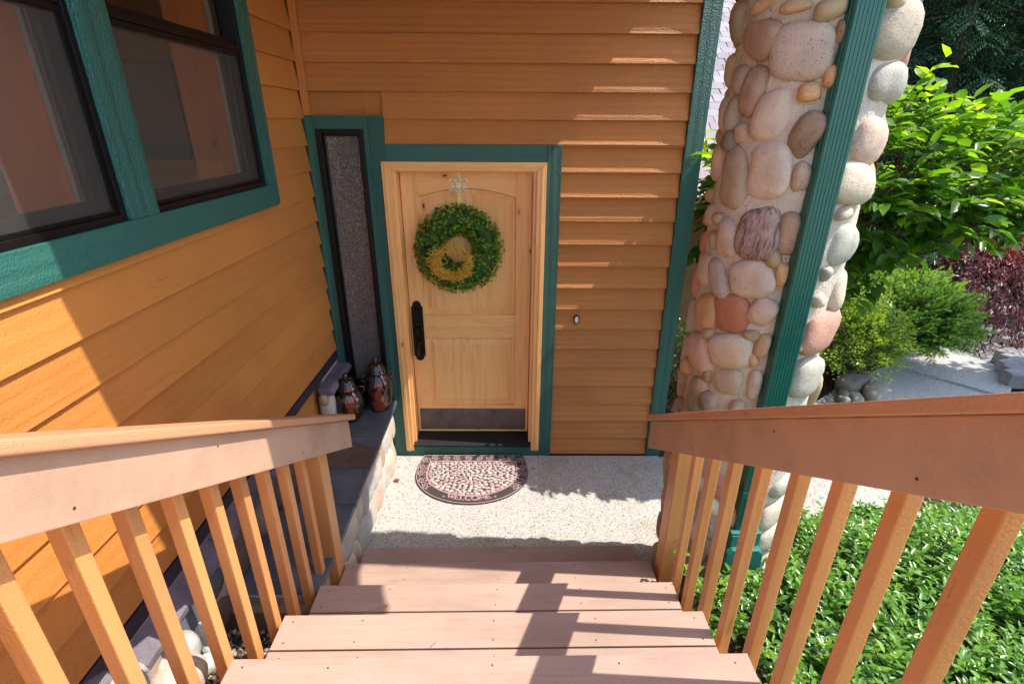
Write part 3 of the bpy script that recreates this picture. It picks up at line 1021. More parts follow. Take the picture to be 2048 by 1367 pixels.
# ================================================================== PORCH ROOF (above the picture; shades the entry)
roof = thing("porch_roof", "entry porch roof over the door with wood soffit and green gutter", "roof", (0, -1, 3.5))
HS = 3.50
fo = [(-1.3, 0.2), (-1.3, -2.132), (1.640, -2.072), (1.609, -2.0), (1.561, -1.81), (1.517, -1.68), (1.301, 0.0), (1.301, 0.2)]
MB().prism(fo, HS, HS + 0.03, 'z').build("soffit", M['rail_y'], roof)
MB().prism(fo, HS + 0.031, HS + 0.24, 'z').build("roof_deck", M['green_x'], roof)

# ================================================================== STAIRS
SH = 0.0125                                # the stair sits a touch askew to the house
NOSE = [-1.215, -1.527, -1.848, -2.166, -2.484, -2.80]
ZT = [0.190, 0.395, 0.600, 0.803, 1.008, 1.212]
SX0, SX1 = -0.562, 1.066
stair = thing("staircase", "open wooden stairs of brown composite boards leading down to the patio", "stairs", (0.25, -2.0, 0))
screw_me = None


def tread_board(y0, y1, zt, sx0=SX0, sx1=SX1, th=0.025):
    global screw_me
    b = box("tread_board", sx0, sx1, y0, y1, zt - th, zt, M['deck_x'], stair, 0.003, 2, shear=SH)
    for xs in (sx0 + 0.045, -0.26 + 0.03 * random.random(), 0.24 + 0.02 * random.random(), 0.62 + 0.03 * random.random(), sx1 - 0.045):
        for yy in (y0 + 0.028, y1 - 0.03):
            if screw_me is None:
                o = MB().tube([(0, 0, 0), (0, 0, 0.0012)], 0.0030, 9).build("screw", M['steel_screw'], None)
                screw_me = o.data
            else:
                o = bpy.data.objects.new("screw", screw_me)
                COL.objects.link(o)
            o.parent = b
            x2 = xs + random.uniform(-.006, .006)
            o.location = Vector((x2, yy + random.uniform(-.004, .004) + SH * (x2 - 0.25), zt)) - wloc(stair)


for i, (y, z) in enumerate(zip(NOSE, ZT)):
    if i < 5:
        tread_board(y - 0.141, y, z)
        tread_board(y - 0.289, y - 0.148, z)
for j in range(14):                         # boards of the landing that the camera stands over
    tread_board(-2.80 - 0.141 - j * 0.148, -2.80 - j * 0.148, ZT[5])
for xs in (SX0 - 0.004, SX1 - 0.036, 0.232):
    pts = [(-1.20, 0.0), (-1.23, 0.163)]
    for i in range(5):
        pts += [(NOSE[i + 1] + 0.008, ZT[i] - 0.0265), (NOSE[i + 1] + 0.008, ZT[i + 1] - 0.0265)]
    pts += [(-4.9, ZT[5] - 0.0265), (-4.9, 0.98), (-2.9, 0.93), (-1.5, 0.0)]
    MB().prism(pts, xs, xs + 0.038, 'x').build("stringer", M['rail_y'], stair, 0.002)
for i in range(6):                          # closed risers set well back
    box("riser", SX0 + 0.036, SX1 - 0.04, NOSE[i] - 0.030 if i else NOSE[0] - 0.03, NOSE[i] - 0.012, ZT[i] - 0.19, ZT[i] - 0.0265, M['deck_x'], stair, 0.002, shear=SH)

# ================================================================== RAILINGS
def railing(side):
    """Left: side = -1, right: side = +1."""
    if side < 0:
        t = thing("stair_railing", "left stair railing with brown cap, wide fascia and orange balusters beside the house wall", "railing", (-0.58, -2.0, 0))
        xf0, xf1, xc0, xc1 = -0.556, -0.530, -0.640, -0.500
        ye, z0, s = -1.300, 0.972, 0.578
        xb0, xb1 = -0.640, -0.601
        ys = [-1.698 - 0.1480 * i for i in range(0, 11)]
        py0, py1, px0, px1 = -1.632, -1.541, -0.660, -0.570
        cye = -1.276
        caph = 0.034
    else:
        t = thing("stair_railing", "right stair railing with orange cap, wide brown fascia and balusters above the green ground cover", "railing", (1.08, -2.0, 0))
        xf0, xf1, xc0, xc1 = 1.030, 1.056, 1.002, 1.142
        ye, z0, s = -1.340, 0.997, 0.631
        xb0, xb1 = 1.090, 1.128
        ys = [-1.757, -1.907, -2.067, -2.237, -2.412, -2.570, -2.733, -2.905, -3.065]
        py0, py1, px0, px1 = -1.618, -1.524, 1.090, 1.182
        cye = -1.338
        caph = 0.034
    yend = -3.06
    fz = lambda y: z0 + s * (ye - y)
    H = 0.166 / math.cos(math.atan(s)) * math.cos(math.atan(s))
    # fascia: ends square to the slope
    n = Vector((s, 1.0)).normalized()       # along-normal helper in (y, z)
    top = [(ye - 0.006, z0), (ye - 0.006 - 0.0, z0 + 0.166), (yend, fz(yend) + 0.166), (-4.6, fz(yend) + 0.166), (-4.6, fz(yend)), (yend, fz(yend))]
    top[0] = (ye, z0)
    mm = M['deck_y'] 
    MB().prism(top, xf0, xf1, 'x').build("fascia", mm, t, 0.003)
    ct = 0.001
    zc = lambda y: fz(y) + 0.166 + ct
    cap = [(cye, zc(cye)), (cye, zc(cye) + caph), (yend, zc(yend) + caph), (-4.6, zc(yend) + caph), (-4.6, zc(yend)), (yend, zc(yend))]
    MB().prism(cap, xc0, xc1, 'x').build("rail_cap", M['cap'], t, 0.009 if side < 0 else 0.005, 3)
    zrail = lambda y: fz(y) + 0.150
    # inner 2x4 behind the fascia that the balusters are fixed to
    ob = (xb0, xf0 - 0.0005) if side < 0 else (xf1 + 0.0005, xb1)
    # newel post
    def bal(name, x0, x1, y0, y1, zb):
        m = MB()
        zt0, zt1 = zc(y0) - 0.0015, zc(y1) - 0.0015
        vs = [(x0, y0, zb), (x1, y0, zb), (x1, y1, zb), (x0, y1, zb), (x0, y0, zt0), (x1, y0, zt0), (x1, y1, zt1), (x0, y1, zt1)]
        m.add(vs, [(0, 3, 2, 1), (4, 5, 6, 7), (0, 1, 5, 4), (1, 2, 6, 5), (2, 3, 7, 6), (3, 0, 4, 7)])
        return m.build(name, M['rail_z'], t, 0.004 if name == "baluster" else 0.005, 2)
    bal("newel_post", px0, px1, py0, py1, 0.0)
    for y in ys:
        k_ = max(i for i in range(6) if y <= NOSE[i] + 0.4) if y <= NOSE[0] + 0.4 else 0
        tz = np.interp(-y, [-q for q in NOSE], ZT)
        if y < NOSE[5]:
            tz = ZT[5]
        bal("baluster", xb0, xb1, y - 0.039, y, float(tz) - 0.40)
    for y in (ye - 0.10, ye - 0.55, ye - 1.05, ye - 1.5):
        for dz in (0.035, 0.125):
            xs = xf1 if side < 0 else xf0
            d = 0.0012 if side < 0 else -0.0012
            if (dz < 0.1) == (int(abs(y * 10)) % 2 == 0):
                MB().tube([(xs, y, fz(y) + dz), (xs + d, y, fz(y) + dz)], 0.0032, 9).build("screw", M['steel_screw'], t)
    return t


railing(-1)
railing(1)

# ================================================================== STONE COLUMN
CX, CY, CR = 1.477, -1.325, 0.281
colm = thing("stone_column", "round column of river stones set in mortar beside the patio", "column", (CX, CY, 0))
m = MB()
nth, nz = 48, 60
vs, fs = [], []
for j in range(nz + 1):
    z = -0.05 + 3.55 * j / nz
    for i in range(nth):
        a = 2 * math.pi * i / nth
        r = CR + 0.012 * mnoise.noise(Vector((math.cos(a) * 2.2, math.sin(a) * 2.2, z * 3.5))) + 0.006 * mnoise.noise(Vector((math.cos(a) * 7, math.sin(a) * 7, z * 11)))
        vs.append((CX + r * math.cos(a), CY + r * math.sin(a), z))
for j in range(nz):
    for i in range(nth):
        fs.append((j * nth + i, j * nth + (i + 1) % nth, (j + 1) * nth + (i + 1) % nth, (j + 1) * nth + i))
m.add(vs, fs)
m.build("mortar_core", M['mortar'], colm, smooth=True)
SPEC = [(164.6, 2.93, 0.158, 0.149, 11, 'moss'),
        (-157.5, 2.951, 0.136, 0.055, -9, 'tan'),
        (-134.5, 2.932, 0.123, 0.057, -10, 'tan'),
        (-112.2, 2.913, 0.098, 0.064, -12, 'ygrey'),
        (-159.2, 2.842, 0.185, 0.131, 15, 'brown'),
        (-126.7, 2.791, 0.224, 0.189, -1, 'pinkgrey'),
        (159.2, 2.756, 0.108, 0.122, 1, 'tan'),
        (-171.9, 2.717, 0.108, 0.098, 8, 'grbrown'),
        (-155.9, 2.67, 0.088, 0.171, 12, 'brown'),
        (-115.5, 2.661, 0.076, 0.062, -11, 'orange'),
        (-137.0, 2.595, 0.157, 0.179, 3, 'pinkwhite'),
        (165.1, 2.596, 0.129, 0.14, 5, 'beige'),
        (-171.0, 2.591, 0.078, 0.119, 4, 'grbrown'),
        (-159.9, 2.524, 0.085, 0.089, 0, 'tanbrown'),
        (-171.8, 2.497, 0.069, 0.075, 0, 'dkgrey'),
        (-110.8, 2.512, 0.096, 0.168, 27, 'dkbrown'),
        (168.1, 2.398, 0.133, 0.168, 5, 'pinktan'),
        (-160.2, 2.344, 0.158, 0.22, 6, 'tanbrown'),
        (-133.1, 2.395, 0.161, 0.204, -5, 'pinkwhite'),
        (-106.8, 2.365, 0.071, 0.124, 2, 'pinktan'),
        (-104.6, 2.711, 0.044, 0.07, -2, 'orange'),
        (-104.3, 2.84, 0.032, 0.079, -2, 'brown'),
        (168.1, 2.199, 0.13, 0.119, 0, 'pinktan'),
        (-168.8, 2.183, 0.063, 0.057, -9, 'ochre'),
        (159.3, 2.059, 0.09, 0.127, 3, 'red'),
        (-173.5, 2.095, 0.078, 0.08, -4, 'ochre'),
        (-155.1, 2.114, 0.105, 0.158, 0, 'pinktan'),
        (-131.3, 2.169, 0.161, 0.189, -2, 'purple'),
        (-116.4, 2.075, 0.068, 0.077, -11, 'ochre'),
        (-108.2, 2.162, 0.077, 0.144, -2, 'brown'),
        (-177.6, 1.96, 0.131, 0.162, 0, 'pinkgrey'),
        (-158.2, 1.956, 0.09, 0.171, -19, 'grbrown'),
        (-131.4, 1.98, 0.202, 0.163, -18, 'pinkwhite'),
        (-107.1, 2.01, 0.05, 0.111, -4, 'orange'),
        (159.3, 1.865, 0.099, 0.159, 0, 'redpink'),
        (-167.7, 1.784, 0.157, 0.173, 0, 'orange'),
        (-141.3, 1.792, 0.157, 0.177, -5, 'red'),
        (-115.0, 1.84, 0.108, 0.133, 18, 'pinktan'),
        (159.5, 1.695, 0.104, 0.159, 0, 'pinkgrey'),
        (-157.2, 1.689, 0.067, 0.055, -9, 'ochre'),
        (-119.5, 1.737, 0.072, 0.058, -16, 'ochre'),
        (-167.1, 1.575, 0.153, 0.235, -13, 'pinktan'),
        (-135.5, 1.632, 0.187, 0.127, -15, 'cream'),
        (159.3, 1.504, 0.108, 0.147, 0, 'pinkgrey'),
        (-114.7, 1.621, 0.049, 0.072, -21, 'orange'),
        (-109.8, 1.697, 0.063, 0.11, 7, 'tan'),
        (178.8, 1.461, 0.064, 0.079, -8, 'orange'),
        (159.1, 1.33, 0.135, 0.173, 0, 'pinktan'),
        (-131.8, 1.482, 0.152, 0.138, -10, 'beige'),
        (-151.0, 1.493, 0.043, 0.083, -4, 'ochre'),
        (-154.3, 1.426, 0.056, 0.085, -4, 'pinktan'),
        (-109.3, 1.504, 0.065, 0.149, -2, 'beige'),
        (-163.8, 1.354, 0.126, 0.194, -1, 'moss'),
        (-143.2, 1.357, 0.078, 0.103, -10, 'grbrown'),
        (-120.1, 1.388, 0.073, 0.066, -11, 'tanbrown'),
        (159.5, 1.178, 0.112, 0.098, -8, 'grey'),
        (173.9, 1.241, 0.067, 0.056, -8, 'ochre'),
        (-56.4, 2.117, 0.194, 0.17, 7, 'green'),
        (-69.6, 2.249, 0.072, 0.053, -14, 'beige'),
        (-33.8, 1.912, 0.167, 0.174, 3, 'beige'),
        (-56.0, 1.741, 0.249, 0.188, 7, 'redpink'),
        (-57.0, 1.529, 0.273, 0.195, 10, 'grey'),
        (-73.2, 1.905, 0.05, 0.054, -14, 'cream'),
        (-73.0, 2.011, 0.05, 0.058, -14, 'grey'),
        (-51.9, 2.858, 0.253, 0.19, 7, 'beige'),
        (-50.5, 2.696, 0.211, 0.15, 3, 'grey'),
        (-52.5, 2.495, 0.263, 0.188, 10, 'pinktan'),
        (-61.6, 2.355, 0.223, 0.134, 10, 'beige'),
        (-70.1, 2.935, 0.104, 0.064, -4, 'ygrey'),
        (160.2, 0.829, 0.147, 0.202, 0, 'pinkgrey'),
        (159.6, 0.713, 0.16, 0.215, 0, 'moss'),
        (160.1, 0.566, 0.152, 0.217, 0, 'pinktan'),
        (159.9, 0.362, 0.156, 0.209, 0, 'moss'),
        (-124.3, 0.795, 0.076, 0.125, -11, 'cream'),
        (-122.4, 0.654, 0.062, 0.117, -11, 'grey'),
        (-50.8, 0.925, 0.199, 0.133, -4, 'grey'),
        (-55.3, 0.763, 0.233, 0.186, 5, 'beige'),
        (-58.9, 0.601, 0.228, 0.163, 5, 'beige'),
        (-61.5, 0.471, 0.211, 0.135, -4, 'pinktan')]
placed = []


def col_stone(th, z, w, h, tilt, colr, seed):
    a = R_(th)
    er = Vector((math.cos(a), math.sin(a), 0))
    et = Vector((-math.sin(a), math.cos(a), 0))     # to the right when seen from outside is -et... kept by sign below
    ez = Vector((0, 0, 1))
    tl = R_(tilt)
    right = et
    u = right * math.cos(tl) - ez * math.sin(tl)
    v = right * math.sin(tl) + ez * math.cos(tl)
    dep = 0.052 + 0.10 * min(w, h) ** 1.0
    dep = min(0.044 + 0.06 * min(w, h), 0.056)
    c = Vector((CX, CY, z)) + er * (CR + 0.032 - dep)
    pebble("stone", c, [list(u), list(v), list(er)], [w * 0.490, h * 0.490, dep], seed, M['st_' + colr], colm, 3, 3.0, 0.26)
    placed.append((th, z, w, h))


for i, (th, z, w, h, tilt, colr) in enumerate(SPEC):
    col_stone(th, z, w, h, tilt, colr, 100 + i)
pool = ['tan', 'beige', 'pinktan', 'grey', 'grbrown', 'tanbrown', 'moss', 'pinkgrey', 'ochre', 'pinkwhite', 'redpink']
rg = random.Random(5)


def clear_of(th, z, w, h, k=0.92):
    for (t2, z2, w2, h2) in placed:
        dx = ((th - t2 + 180) % 360 - 180) * math.pi / 180 * (CR + 0.03)
        dz = z - z2
        if (dx / ((w + w2) / 2 * k)) ** 2 + (dz / ((h + h2) / 2 * k)) ** 2 < 1:
            return False
    return True


for (lo, hi, tries) in ((0.15, 0.20, 500), (0.10, 0.14, 900), (0.055, 0.08, 1500), (0.035, 0.05, 1200)):
    for _ in range(tries):
        th, z = rg.uniform(-180, 180), rg.uniform(0.12, 3.42)
        w = rg.uniform(lo, hi)
        h = w * rg.uniform(0.8, 1.35)
        vis = (th < -72 or th > 165) and 0.95 < z < 3.0
        if vis and (lo > 0.04 or len([q for q in placed if q[2] < 0.05 and (q[0] < -72 or q[0] > 165)]) > 14):
            continue
        if -72 <= th < -22 and 0.9 < z < 3.0 and lo > 0.04:
            continue
        if clear_of(th, z, w, h, 0.98 if not vis else 1.0) and len(placed) < 285:
            col_stone(th, z, w, h, rg.uniform(-25, 25), rg.choice(pool if not vis else ['ochre', 'tan', 'tanbrown']), 1000 + len(placed))

# ================================================================== DOWNSPOUT
ds = thing("downspout", "green ribbed metal downspout running down in front of the stone column", "downspout", (1.46, -1.61, 0))
DX0, DX1, DY0, DY1 = 1.410, 1.512, -1.652, -1.574
prof = []
n_rib = 6
wv = (DX1 - DX0 - 0.020) / n_rib
prof.append((DX0, DY0 + 0.006))
prof.append((DX0 + 0.006, DY0))
for i in range(n_rib):
    xa = DX0 + 0.010 + i * wv
    prof += [(xa + wv * 0.36, DY0), (xa + wv * 0.44, DY0 + 0.0018), (xa + wv * 0.56, DY0 + 0.0018), (xa + wv * 0.64, DY0)]
prof += [(DX1 - 0.006, DY0), (DX1, DY0 + 0.006)]
ws = (DY1 - DY0 - 0.02) / 3
for i in range(3):
    ya = DY0 + 0.010 + i * ws
    prof += [(DX1, ya + ws * 0.2), (DX1 - 0.003, ya + ws * 0.4), (DX1 - 0.003, ya + ws * 0.6), (DX1, ya + ws * 0.8)]
prof += [(DX1, DY1), (DX0, DY1)]
for i in range(3):
    ya = DY1 - 0.010 - i * ws
    prof += [(DX0, ya - ws * 0.2), (DX0 + 0.003, ya - ws * 0.4), (DX0 + 0.003, ya - ws * 0.6), (DX0, ya - ws * 0.8)]
MB().prism(prof, 0.70, 3.44, 'z').build("pipe", M['downspout'], ds)
box("strap", DX0 - 0.004, DX1 + 0.004, DY0 - 0.003, DY1 + 0.06, 0.93, 0.965, M['downspout'], ds, 0.001)
box("strap", DX0 - 0.004, DX1 + 0.004, DY0 - 0.003, DY1 + 0.06, 3.05, 3.085, M['downspout'], ds, 0.001)
dr = MB()
dr.box(DX0 - 0.025, DX1 + 0.022, DY0 - 0.020, DY1 + 0.020, 0.655, 0.735)
dr.build("drain_collar", M['drain'], ds, 0.006)
MB().prism([(DX0 - 0.045, 0.44), (DX1 + 0.04, 0.44), (DX1 + 0.035, 0.63), (DX1 + 0.01, 0.654), (DX0 - 0.015, 0.654), (DX0 - 0.04, 0.63)], DY0 - 0.05, DY1 + 0.04, 'y').build("drain_adapter", M['drain'], ds, 0.006)
box("clip", DX0 - 0.02, DX0 + 0.02, DY0 - 0.0255, DY0 - 0.0205, 0.60, 0.72, M['drain'], ds, 0.003)
gut = thing("gutter", "green eave gutter along the porch roof above the downspout", "gutter", (0, -2.2, 3.6))
_g = MB().prism([(-2.07, 3.50), (-2.14, 3.50), (-2.162, 3.62), (-2.156, 3.62), (-2.136, 3.505), (-2.075, 3.505), (-2.075, 3.64), (-2.07, 3.64)], -1.3, 1.65, 'x')
_g.v = [(x, y - 0.03 + 0.02 * (x + 0.18), z) for (x, y, z) in _g.v]
_g.build("trough", M['downspout'], gut)
MB().tube([(1.46, -2.10, 3.505), (1.46, -2.09, 3.47), (1.46, -1.65, 3.455), (1.46, -1.613, 3.43)], 0.035, 10).build("outlet_elbow", M['downspout'], gut, smooth=True)

# ================================================================== STONE BENCH along the side wall
bench = thing("stone_bench", "low stone ledge topped with dark slate flags between the stairs railing and the door", "ledge", (-0.85, -0.9, 0))
BZ = 0.53
bx0 = -1.02
box("ledge_core", -1.05, -0.655, -1.86, -0.024, -0.05, BZ - 0.045, M['mortar'], bench, 0)
box("grout_bed", -1.05, -0.605, -1.86, -0.024, BZ - 0.0445, BZ - 0.005, M['grout'], bench, 0.002)
joints = [-0.026, -0.205, -0.566, -0.905, -1.235, -1.555, -1.85]
flagm = ['slate', 'slate', 'slate_brown', 'slate', 'slate', 'slate']
for i in range(6):
    y1, y0 = joints[i] - 0.004, joints[i + 1] + 0.004
    z1 = BZ + random.uniform(-.002, .003)
    if i == 2:
        MB().prism([(bx0, y0), (-0.585, y0), (-0.585, y1 - 0.10), (-0.80, y1 - 0.02), (bx0, y1)], BZ - 0.03, z1, 'z').build("flagstone", M['slate_brown'], bench, 0.004, label="rust tinged flagstone")
        MB().prism([(-0.795, y1 - 0.012), (-0.585, y1 - 0.092), (-0.585, y1), (-0.83, y1)], BZ - 0.03, z1 - 0.001, 'z').build("flagstone", M['slate'], bench, 0.004)
    else:
        xs = -0.585 + random.uniform(-.004, .004)
        MB().prism([(bx0, y0), (xs, y0), (xs + random.uniform(-.004, .004), y1), (bx0, y1)], BZ - 0.03, z1, 'z').build("flagstone", M[flagm[i]], bench, 0.004)
# upright river stones on the face of the ledge: a top and a bottom row
y = -0.06
i = 0
rg = random.Random(21)
cols = ['sand', 'river', 'sand', 'river', 'beige', 'sand', 'pinktan', 'river', 'grey']
for row in (0, 1):
    y = -0.075 - row * 0.05
    while y > -1.80:
        w = rg.uniform(0.095, 0.155)
        h = rg.uniform(0.22, 0.28)
        zc_ = 0.340 if row == 0 else 0.125
        zc_ += rg.uniform(-0.03, 0.02)
        th = rg.uniform(0.028, 0.045)
        tl = R_(rg.uniform(-14, 14))
        tw = R_(rg.uniform(4, 14))
        er = Vector((math.cos(tw), -math.sin(tw), 0))
        et = Vector((math.sin(tw), math.cos(tw), 0))
        u = et * math.cos(tl) - Vector((0, 0, 1)) * math.sin(tl)
        v = et * math.sin(tl) + Vector((0, 0, 1)) * math.cos(tl)
        pebble("face_stone", (-0.650 + 0.006 * row, y - w / 2, zc_), [list(u), list(v), list(er)], [w * 0.60, h * 0.53, th], 4000 + i, M['st_' + cols[(i * 5 + row) % len(cols)]], bench, 3, 2.5, 0.08)
        y -= w * rg.uniform(0.88, 1.0)
        i += 1
# stone wainscot under the siding, with slate cap and a small basement light
wn = thing("stone_wainscot", "stone footing under the siding with purple slate cap pieces and rough dark stones", "stonework", (-1.0, -2, 0))
box("wainscot_core", -1.06, -1.022, -6.0, -1.02, 0.0, 0.884, M['mortar'], wn, 0)
box("wainscot_core", -1.06, -1.022, -0.36, -0.025, 0.0, 0.884, M['mortar'], wn, 0)
rg = random.Random(8)
y = -1.04
while y > -4.4:                            # sloping slate caps just under the drip board
    L = rg.uniform(0.28, 0.55)
    y0 = y - L
    x1 = -0.925 + rg.uniform(-.02, .012)
    zz0 = 0.835 + rg.uniform(-.006, .006)
    MB().prism([(-1.0225, 0.882), (-1.0225, 0.845), (x1, zz0 - 0.028), (x1 + 0.002, zz0 + 0.002)], y0, y - 0.008, 'y').build("cap_slate", M['slate_purple'], wn, 0.005)
    y = y0
y = -1.88
i = 0
while y > -4.2:
    L = rg.uniform(0.22, 0.42)
    for (za, zb) in ((0.66, 0.83), (0.44, 0.65)):
        pebble("ledge_stone", (-1.005, y - L / 2, (za + zb) / 2 + rg.uniform(-.02, .02)), [[0, 1, 0], [0, 0, 1], [1, 0, 0]],
               [L * 0.52, (zb - za) * 0.52, rg.uniform(0.035, 0.065)], 5000 + i, M[rg.choice(['st_grbrown', 'slate_brown', 'slate_purple', 'slate'])], wn, 3, 3.6, 0.14)
        i += 1
    y -= L * 0.97
y = -1.08
while y > -1.86:
    L = rg.uniform(0.20, 0.3)
    pebble("ledge_stone", (-1.01, y - L / 2, 0.68), [[0, 1, 0], [0, 0, 1], [1, 0, 0]], [L * 0.5, 0.15, 0.05], 5100 + i, M[rg.choice(['slate_brown', 'st_grbrown'])], wn, 3, 3.4, 0.12)
    y -= L
    i += 1
# corner pier with its purple slab
MB().prism([(-1.021, 0.868), (-1.021, 0.828), (-0.918, 0.812), (-0.913, 0.835), (-0.935, 0.862)], -0.47, -0.03, 'y').build("cap_slate", M['slate_purple'], wn, 0.004, label="purple grey slab beside the jars")
pebble("ledge_stone", (-0.985, -0.415, 0.69), [[0, 1, 0], [0, 0, 1], [1, 0, 0]], [0.055, 0.125, 0.050], 77, M['st_sand'], wn, 3, 2.8, 0.1)
pebble("ledge_stone", (-0.990, -0.46, 0.78), [[0, 1, 0], [0, 0, 1], [1, 0, 0]], [0.035, 0.045, 0.035], 78, M['st_ochre'], wn, 2, 2.6, 0.1)
pebble("ledge_stone", (-0.975, -0.40, 0.57), [[0, 1, 0], [0, 0, 1], [1, 0, 0]], [0.085, 0.05, 0.06], 79, M['st_grey'], wn, 3, 3.0, 0.1)
pebble("ledge_stone", (-0.99, -0.20, 0.67), [[0, 1, 0], [0, 0, 1], [1, 0, 0]], [0.14, 0.14, 0.035], 80, M['st_grbrown'], wn, 3, 3.0, 0.1)
bw = thing("basement_window", "dark recessed basement window with thin white bars low on the side wall", "window", (-1.1, -0.7, 0.6))
box("glass_pane", -1.150, -1.146, -1.015, -0.365, 0.60, 0.884, M['bronze'], bw, 0)
box("sill_slab", -1.17, -0.985, -1.018, -0.46, 0.540, 0.585, M['slate'], bw, 0.004)
for yy in (-0.60, -0.76, -0.92):
    box("muntin", -1.1455, -1.138, yy, yy + 0.008, 0.60, 0.884, M['white'], bw, 0.001)
box("muntin", -1.1455, -1.138, -1.015, -0.365, 0.592, 0.600, M['white'], bw, 0.001)

tim = box("timber_edging", -1.02, -0.60, -1.915, -1.862, 0.30, 0.495, M['timber'], None, 0.004)
tag(tim, "weathered timber retaining the soil at the end of the slate ledge", "timber")
centre_mesh(tim)

# river rocks on the ground along the wall
rocks = [(-0.965, -2.265, 0.69, .088, .065, 'river', 1, "largest white river rock by the footing of the side wall"),
         (-0.955, -2.125, 0.63, .045, .060, 'blue', 2, "bluish grey river rock standing upright against the dark wall stones"),
         (-0.905, -2.160, 0.575, .034, .034, 'blue', 3, "small bluish rock at the edge of the brown gravel"),
         (-0.905, -2.335, 0.655, .092, .075, 'sand', 4, "speckled sandy rock in front of the largest white rock"),
         (-0.985, -2.470, 0.80, .10, .07, 'river', 5, "white rock in the sun at the lower left, right under the purple slate"),
         (-0.985, -2.190, 0.70, .024, .026, 'sand', 6, "tiny pale pebble wedged above the largest white rock"),
         (-0.885, -2.235, 0.60, .050, .040, 'river', 7, "pale flat rock between the largest white rock and the gravel")]
for i, (x, y, z, a, b, c, s, lb) in enumerate(rocks):
    o = pebble("river_rock", (x, y, z), [[math.cos(s), math.sin(s), 0], [-math.sin(s), math.cos(s), 0], [0, 0, 1]], [a, a * 0.74, b], 600 + s, M['st_' + c], None, 3, 2.7, 0.12)
    tag(o, lb, "rock", "river rocks along the foot of the side wall")
# gravel under them
n = 2600
gxx = RNG.uniform(-1.02, -0.58, n)
gyy = RNG.uniform(-3.3, -1.92, n)
V0, F0 = ico(1)
Vs, Fs, rr = [], [], []
for i in range(n):
    s = RNG.uniform(0.004, 0.012)
    d = V0 * (s * RNG.uniform(0.6, 1.3, 3)) + np.array([gxx[i], gyy[i], float(ground_z(gxx[i], gyy[i])) + s * 0.3])
    Vs.append(d)
    Fs.append(F0 + i * len(V0))
    rr.append(np.full(len(V0), RNG.random()))
k = NT("gravel")
k.bsdf(k.ramp(k.attr("rnd"), [(0.0, (0.10, 0.06, 0.035)), (0.4, (0.24, 0.15, 0.09)), (0.7, (0.36, 0.30, 0.24)), (1.0, (0.55, 0.52, 0.48))]), 0.9)
M['gravel'] = k.m
tag(arr_mesh("gravel", np.concatenate(Vs), np.concatenate(Fs), M['gravel'], None, np.concatenate(rr)), kind="stuff")

# ================================================================== JARS
k = NT("jar_glaze")
n1 = k.noise(k.pos((9, 9, 9), jitter=20), 1.0, 4, 0.6, 0.8)
geo = k.n("ShaderNodeNewGeometry")
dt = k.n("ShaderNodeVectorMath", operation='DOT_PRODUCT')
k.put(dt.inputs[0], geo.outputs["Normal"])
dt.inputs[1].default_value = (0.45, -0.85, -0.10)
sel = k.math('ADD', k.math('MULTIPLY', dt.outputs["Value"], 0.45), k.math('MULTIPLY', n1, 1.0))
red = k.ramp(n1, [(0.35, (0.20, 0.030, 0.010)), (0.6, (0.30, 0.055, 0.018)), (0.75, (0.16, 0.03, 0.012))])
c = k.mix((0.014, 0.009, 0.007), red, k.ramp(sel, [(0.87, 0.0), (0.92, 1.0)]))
carve = k.noise(k.pos((22, 22, 22), jitter=30), 1.0, 2, 0.5, 3.0)
ln = k.ramp(carve, [(0.485, 0.0), (0.5, 1.0), (0.515, 0.0)])
k.bsdf(c, 0.10, k.bump(ln, 0.35, 0.003), 0.6, 0.0, 0.6)
M['glaze'] = k.m


def jar(label, x, y, zb, R, H):
    t = thing("lidded_jar", label, "jar", (x, y, zb))
    pr = [(0.60, 0), (0.66, 0.012), (0.76, 0.10), (0.93, 0.28), (1.0, 0.46), (0.985, 0.58), (0.90, 0.70), (0.74, 0.80), (0.58, 0.855), (0.53, 0.875)]
    MB().lathe([(R * a, zb + H * 0.92 * b) for a, b in pr], x, y, 40).build("jar_body", M['glaze'], t, smooth=True)
    zl = zb + H * 0.92 * 0.872
    MB().lathe([(R * .50, zl), (R * .66, zl + .003), (R * .67, zl + .010), (R * .60, zl + .016), (R * .62, zl + .022), (R * .56, zl + .030), (R * .53, zl + .050), (R * .40, zl + .072), (R * .20, zl + .084), (R * .11, zl + .087),
                (R * .10, zl + .092), (R * .17, zl + .099), (R * .185, zl + .108), (R * .13, zl + .117), (R * .03, zl + .121)], x, y, 36).build("lid", M['glaze'], t, smooth=True)
    for a in (R_(-150), R_(15)):
        d = Vector((math.cos(a), math.sin(a), 0))
        zc = zb + H * 0.92 * 0.76
        pts = []
        for q in np.linspace(-2.2, 2.2, 14):
            pts.append(Vector((x, y, zc)) + d * (R * 0.83 + 0.026 * math.cos(q)) + Vector((0, 0, 1)) * (0.024 * math.sin(q) + 0.012))
        MB().tube(pts, 0.0052, 8).build("handle", M['glaze'], t, smooth=True)
    return t


jar("dark brown glazed lidded jar nearer the orange side wall, half behind the rail cap", -0.880, -0.300, 0.531, 0.118, 0.315)
jar("taller brown glazed lidded jar beside the door trim, with a red patch on its belly", -0.695, -0.150, 0.531, 0.112, 0.385)

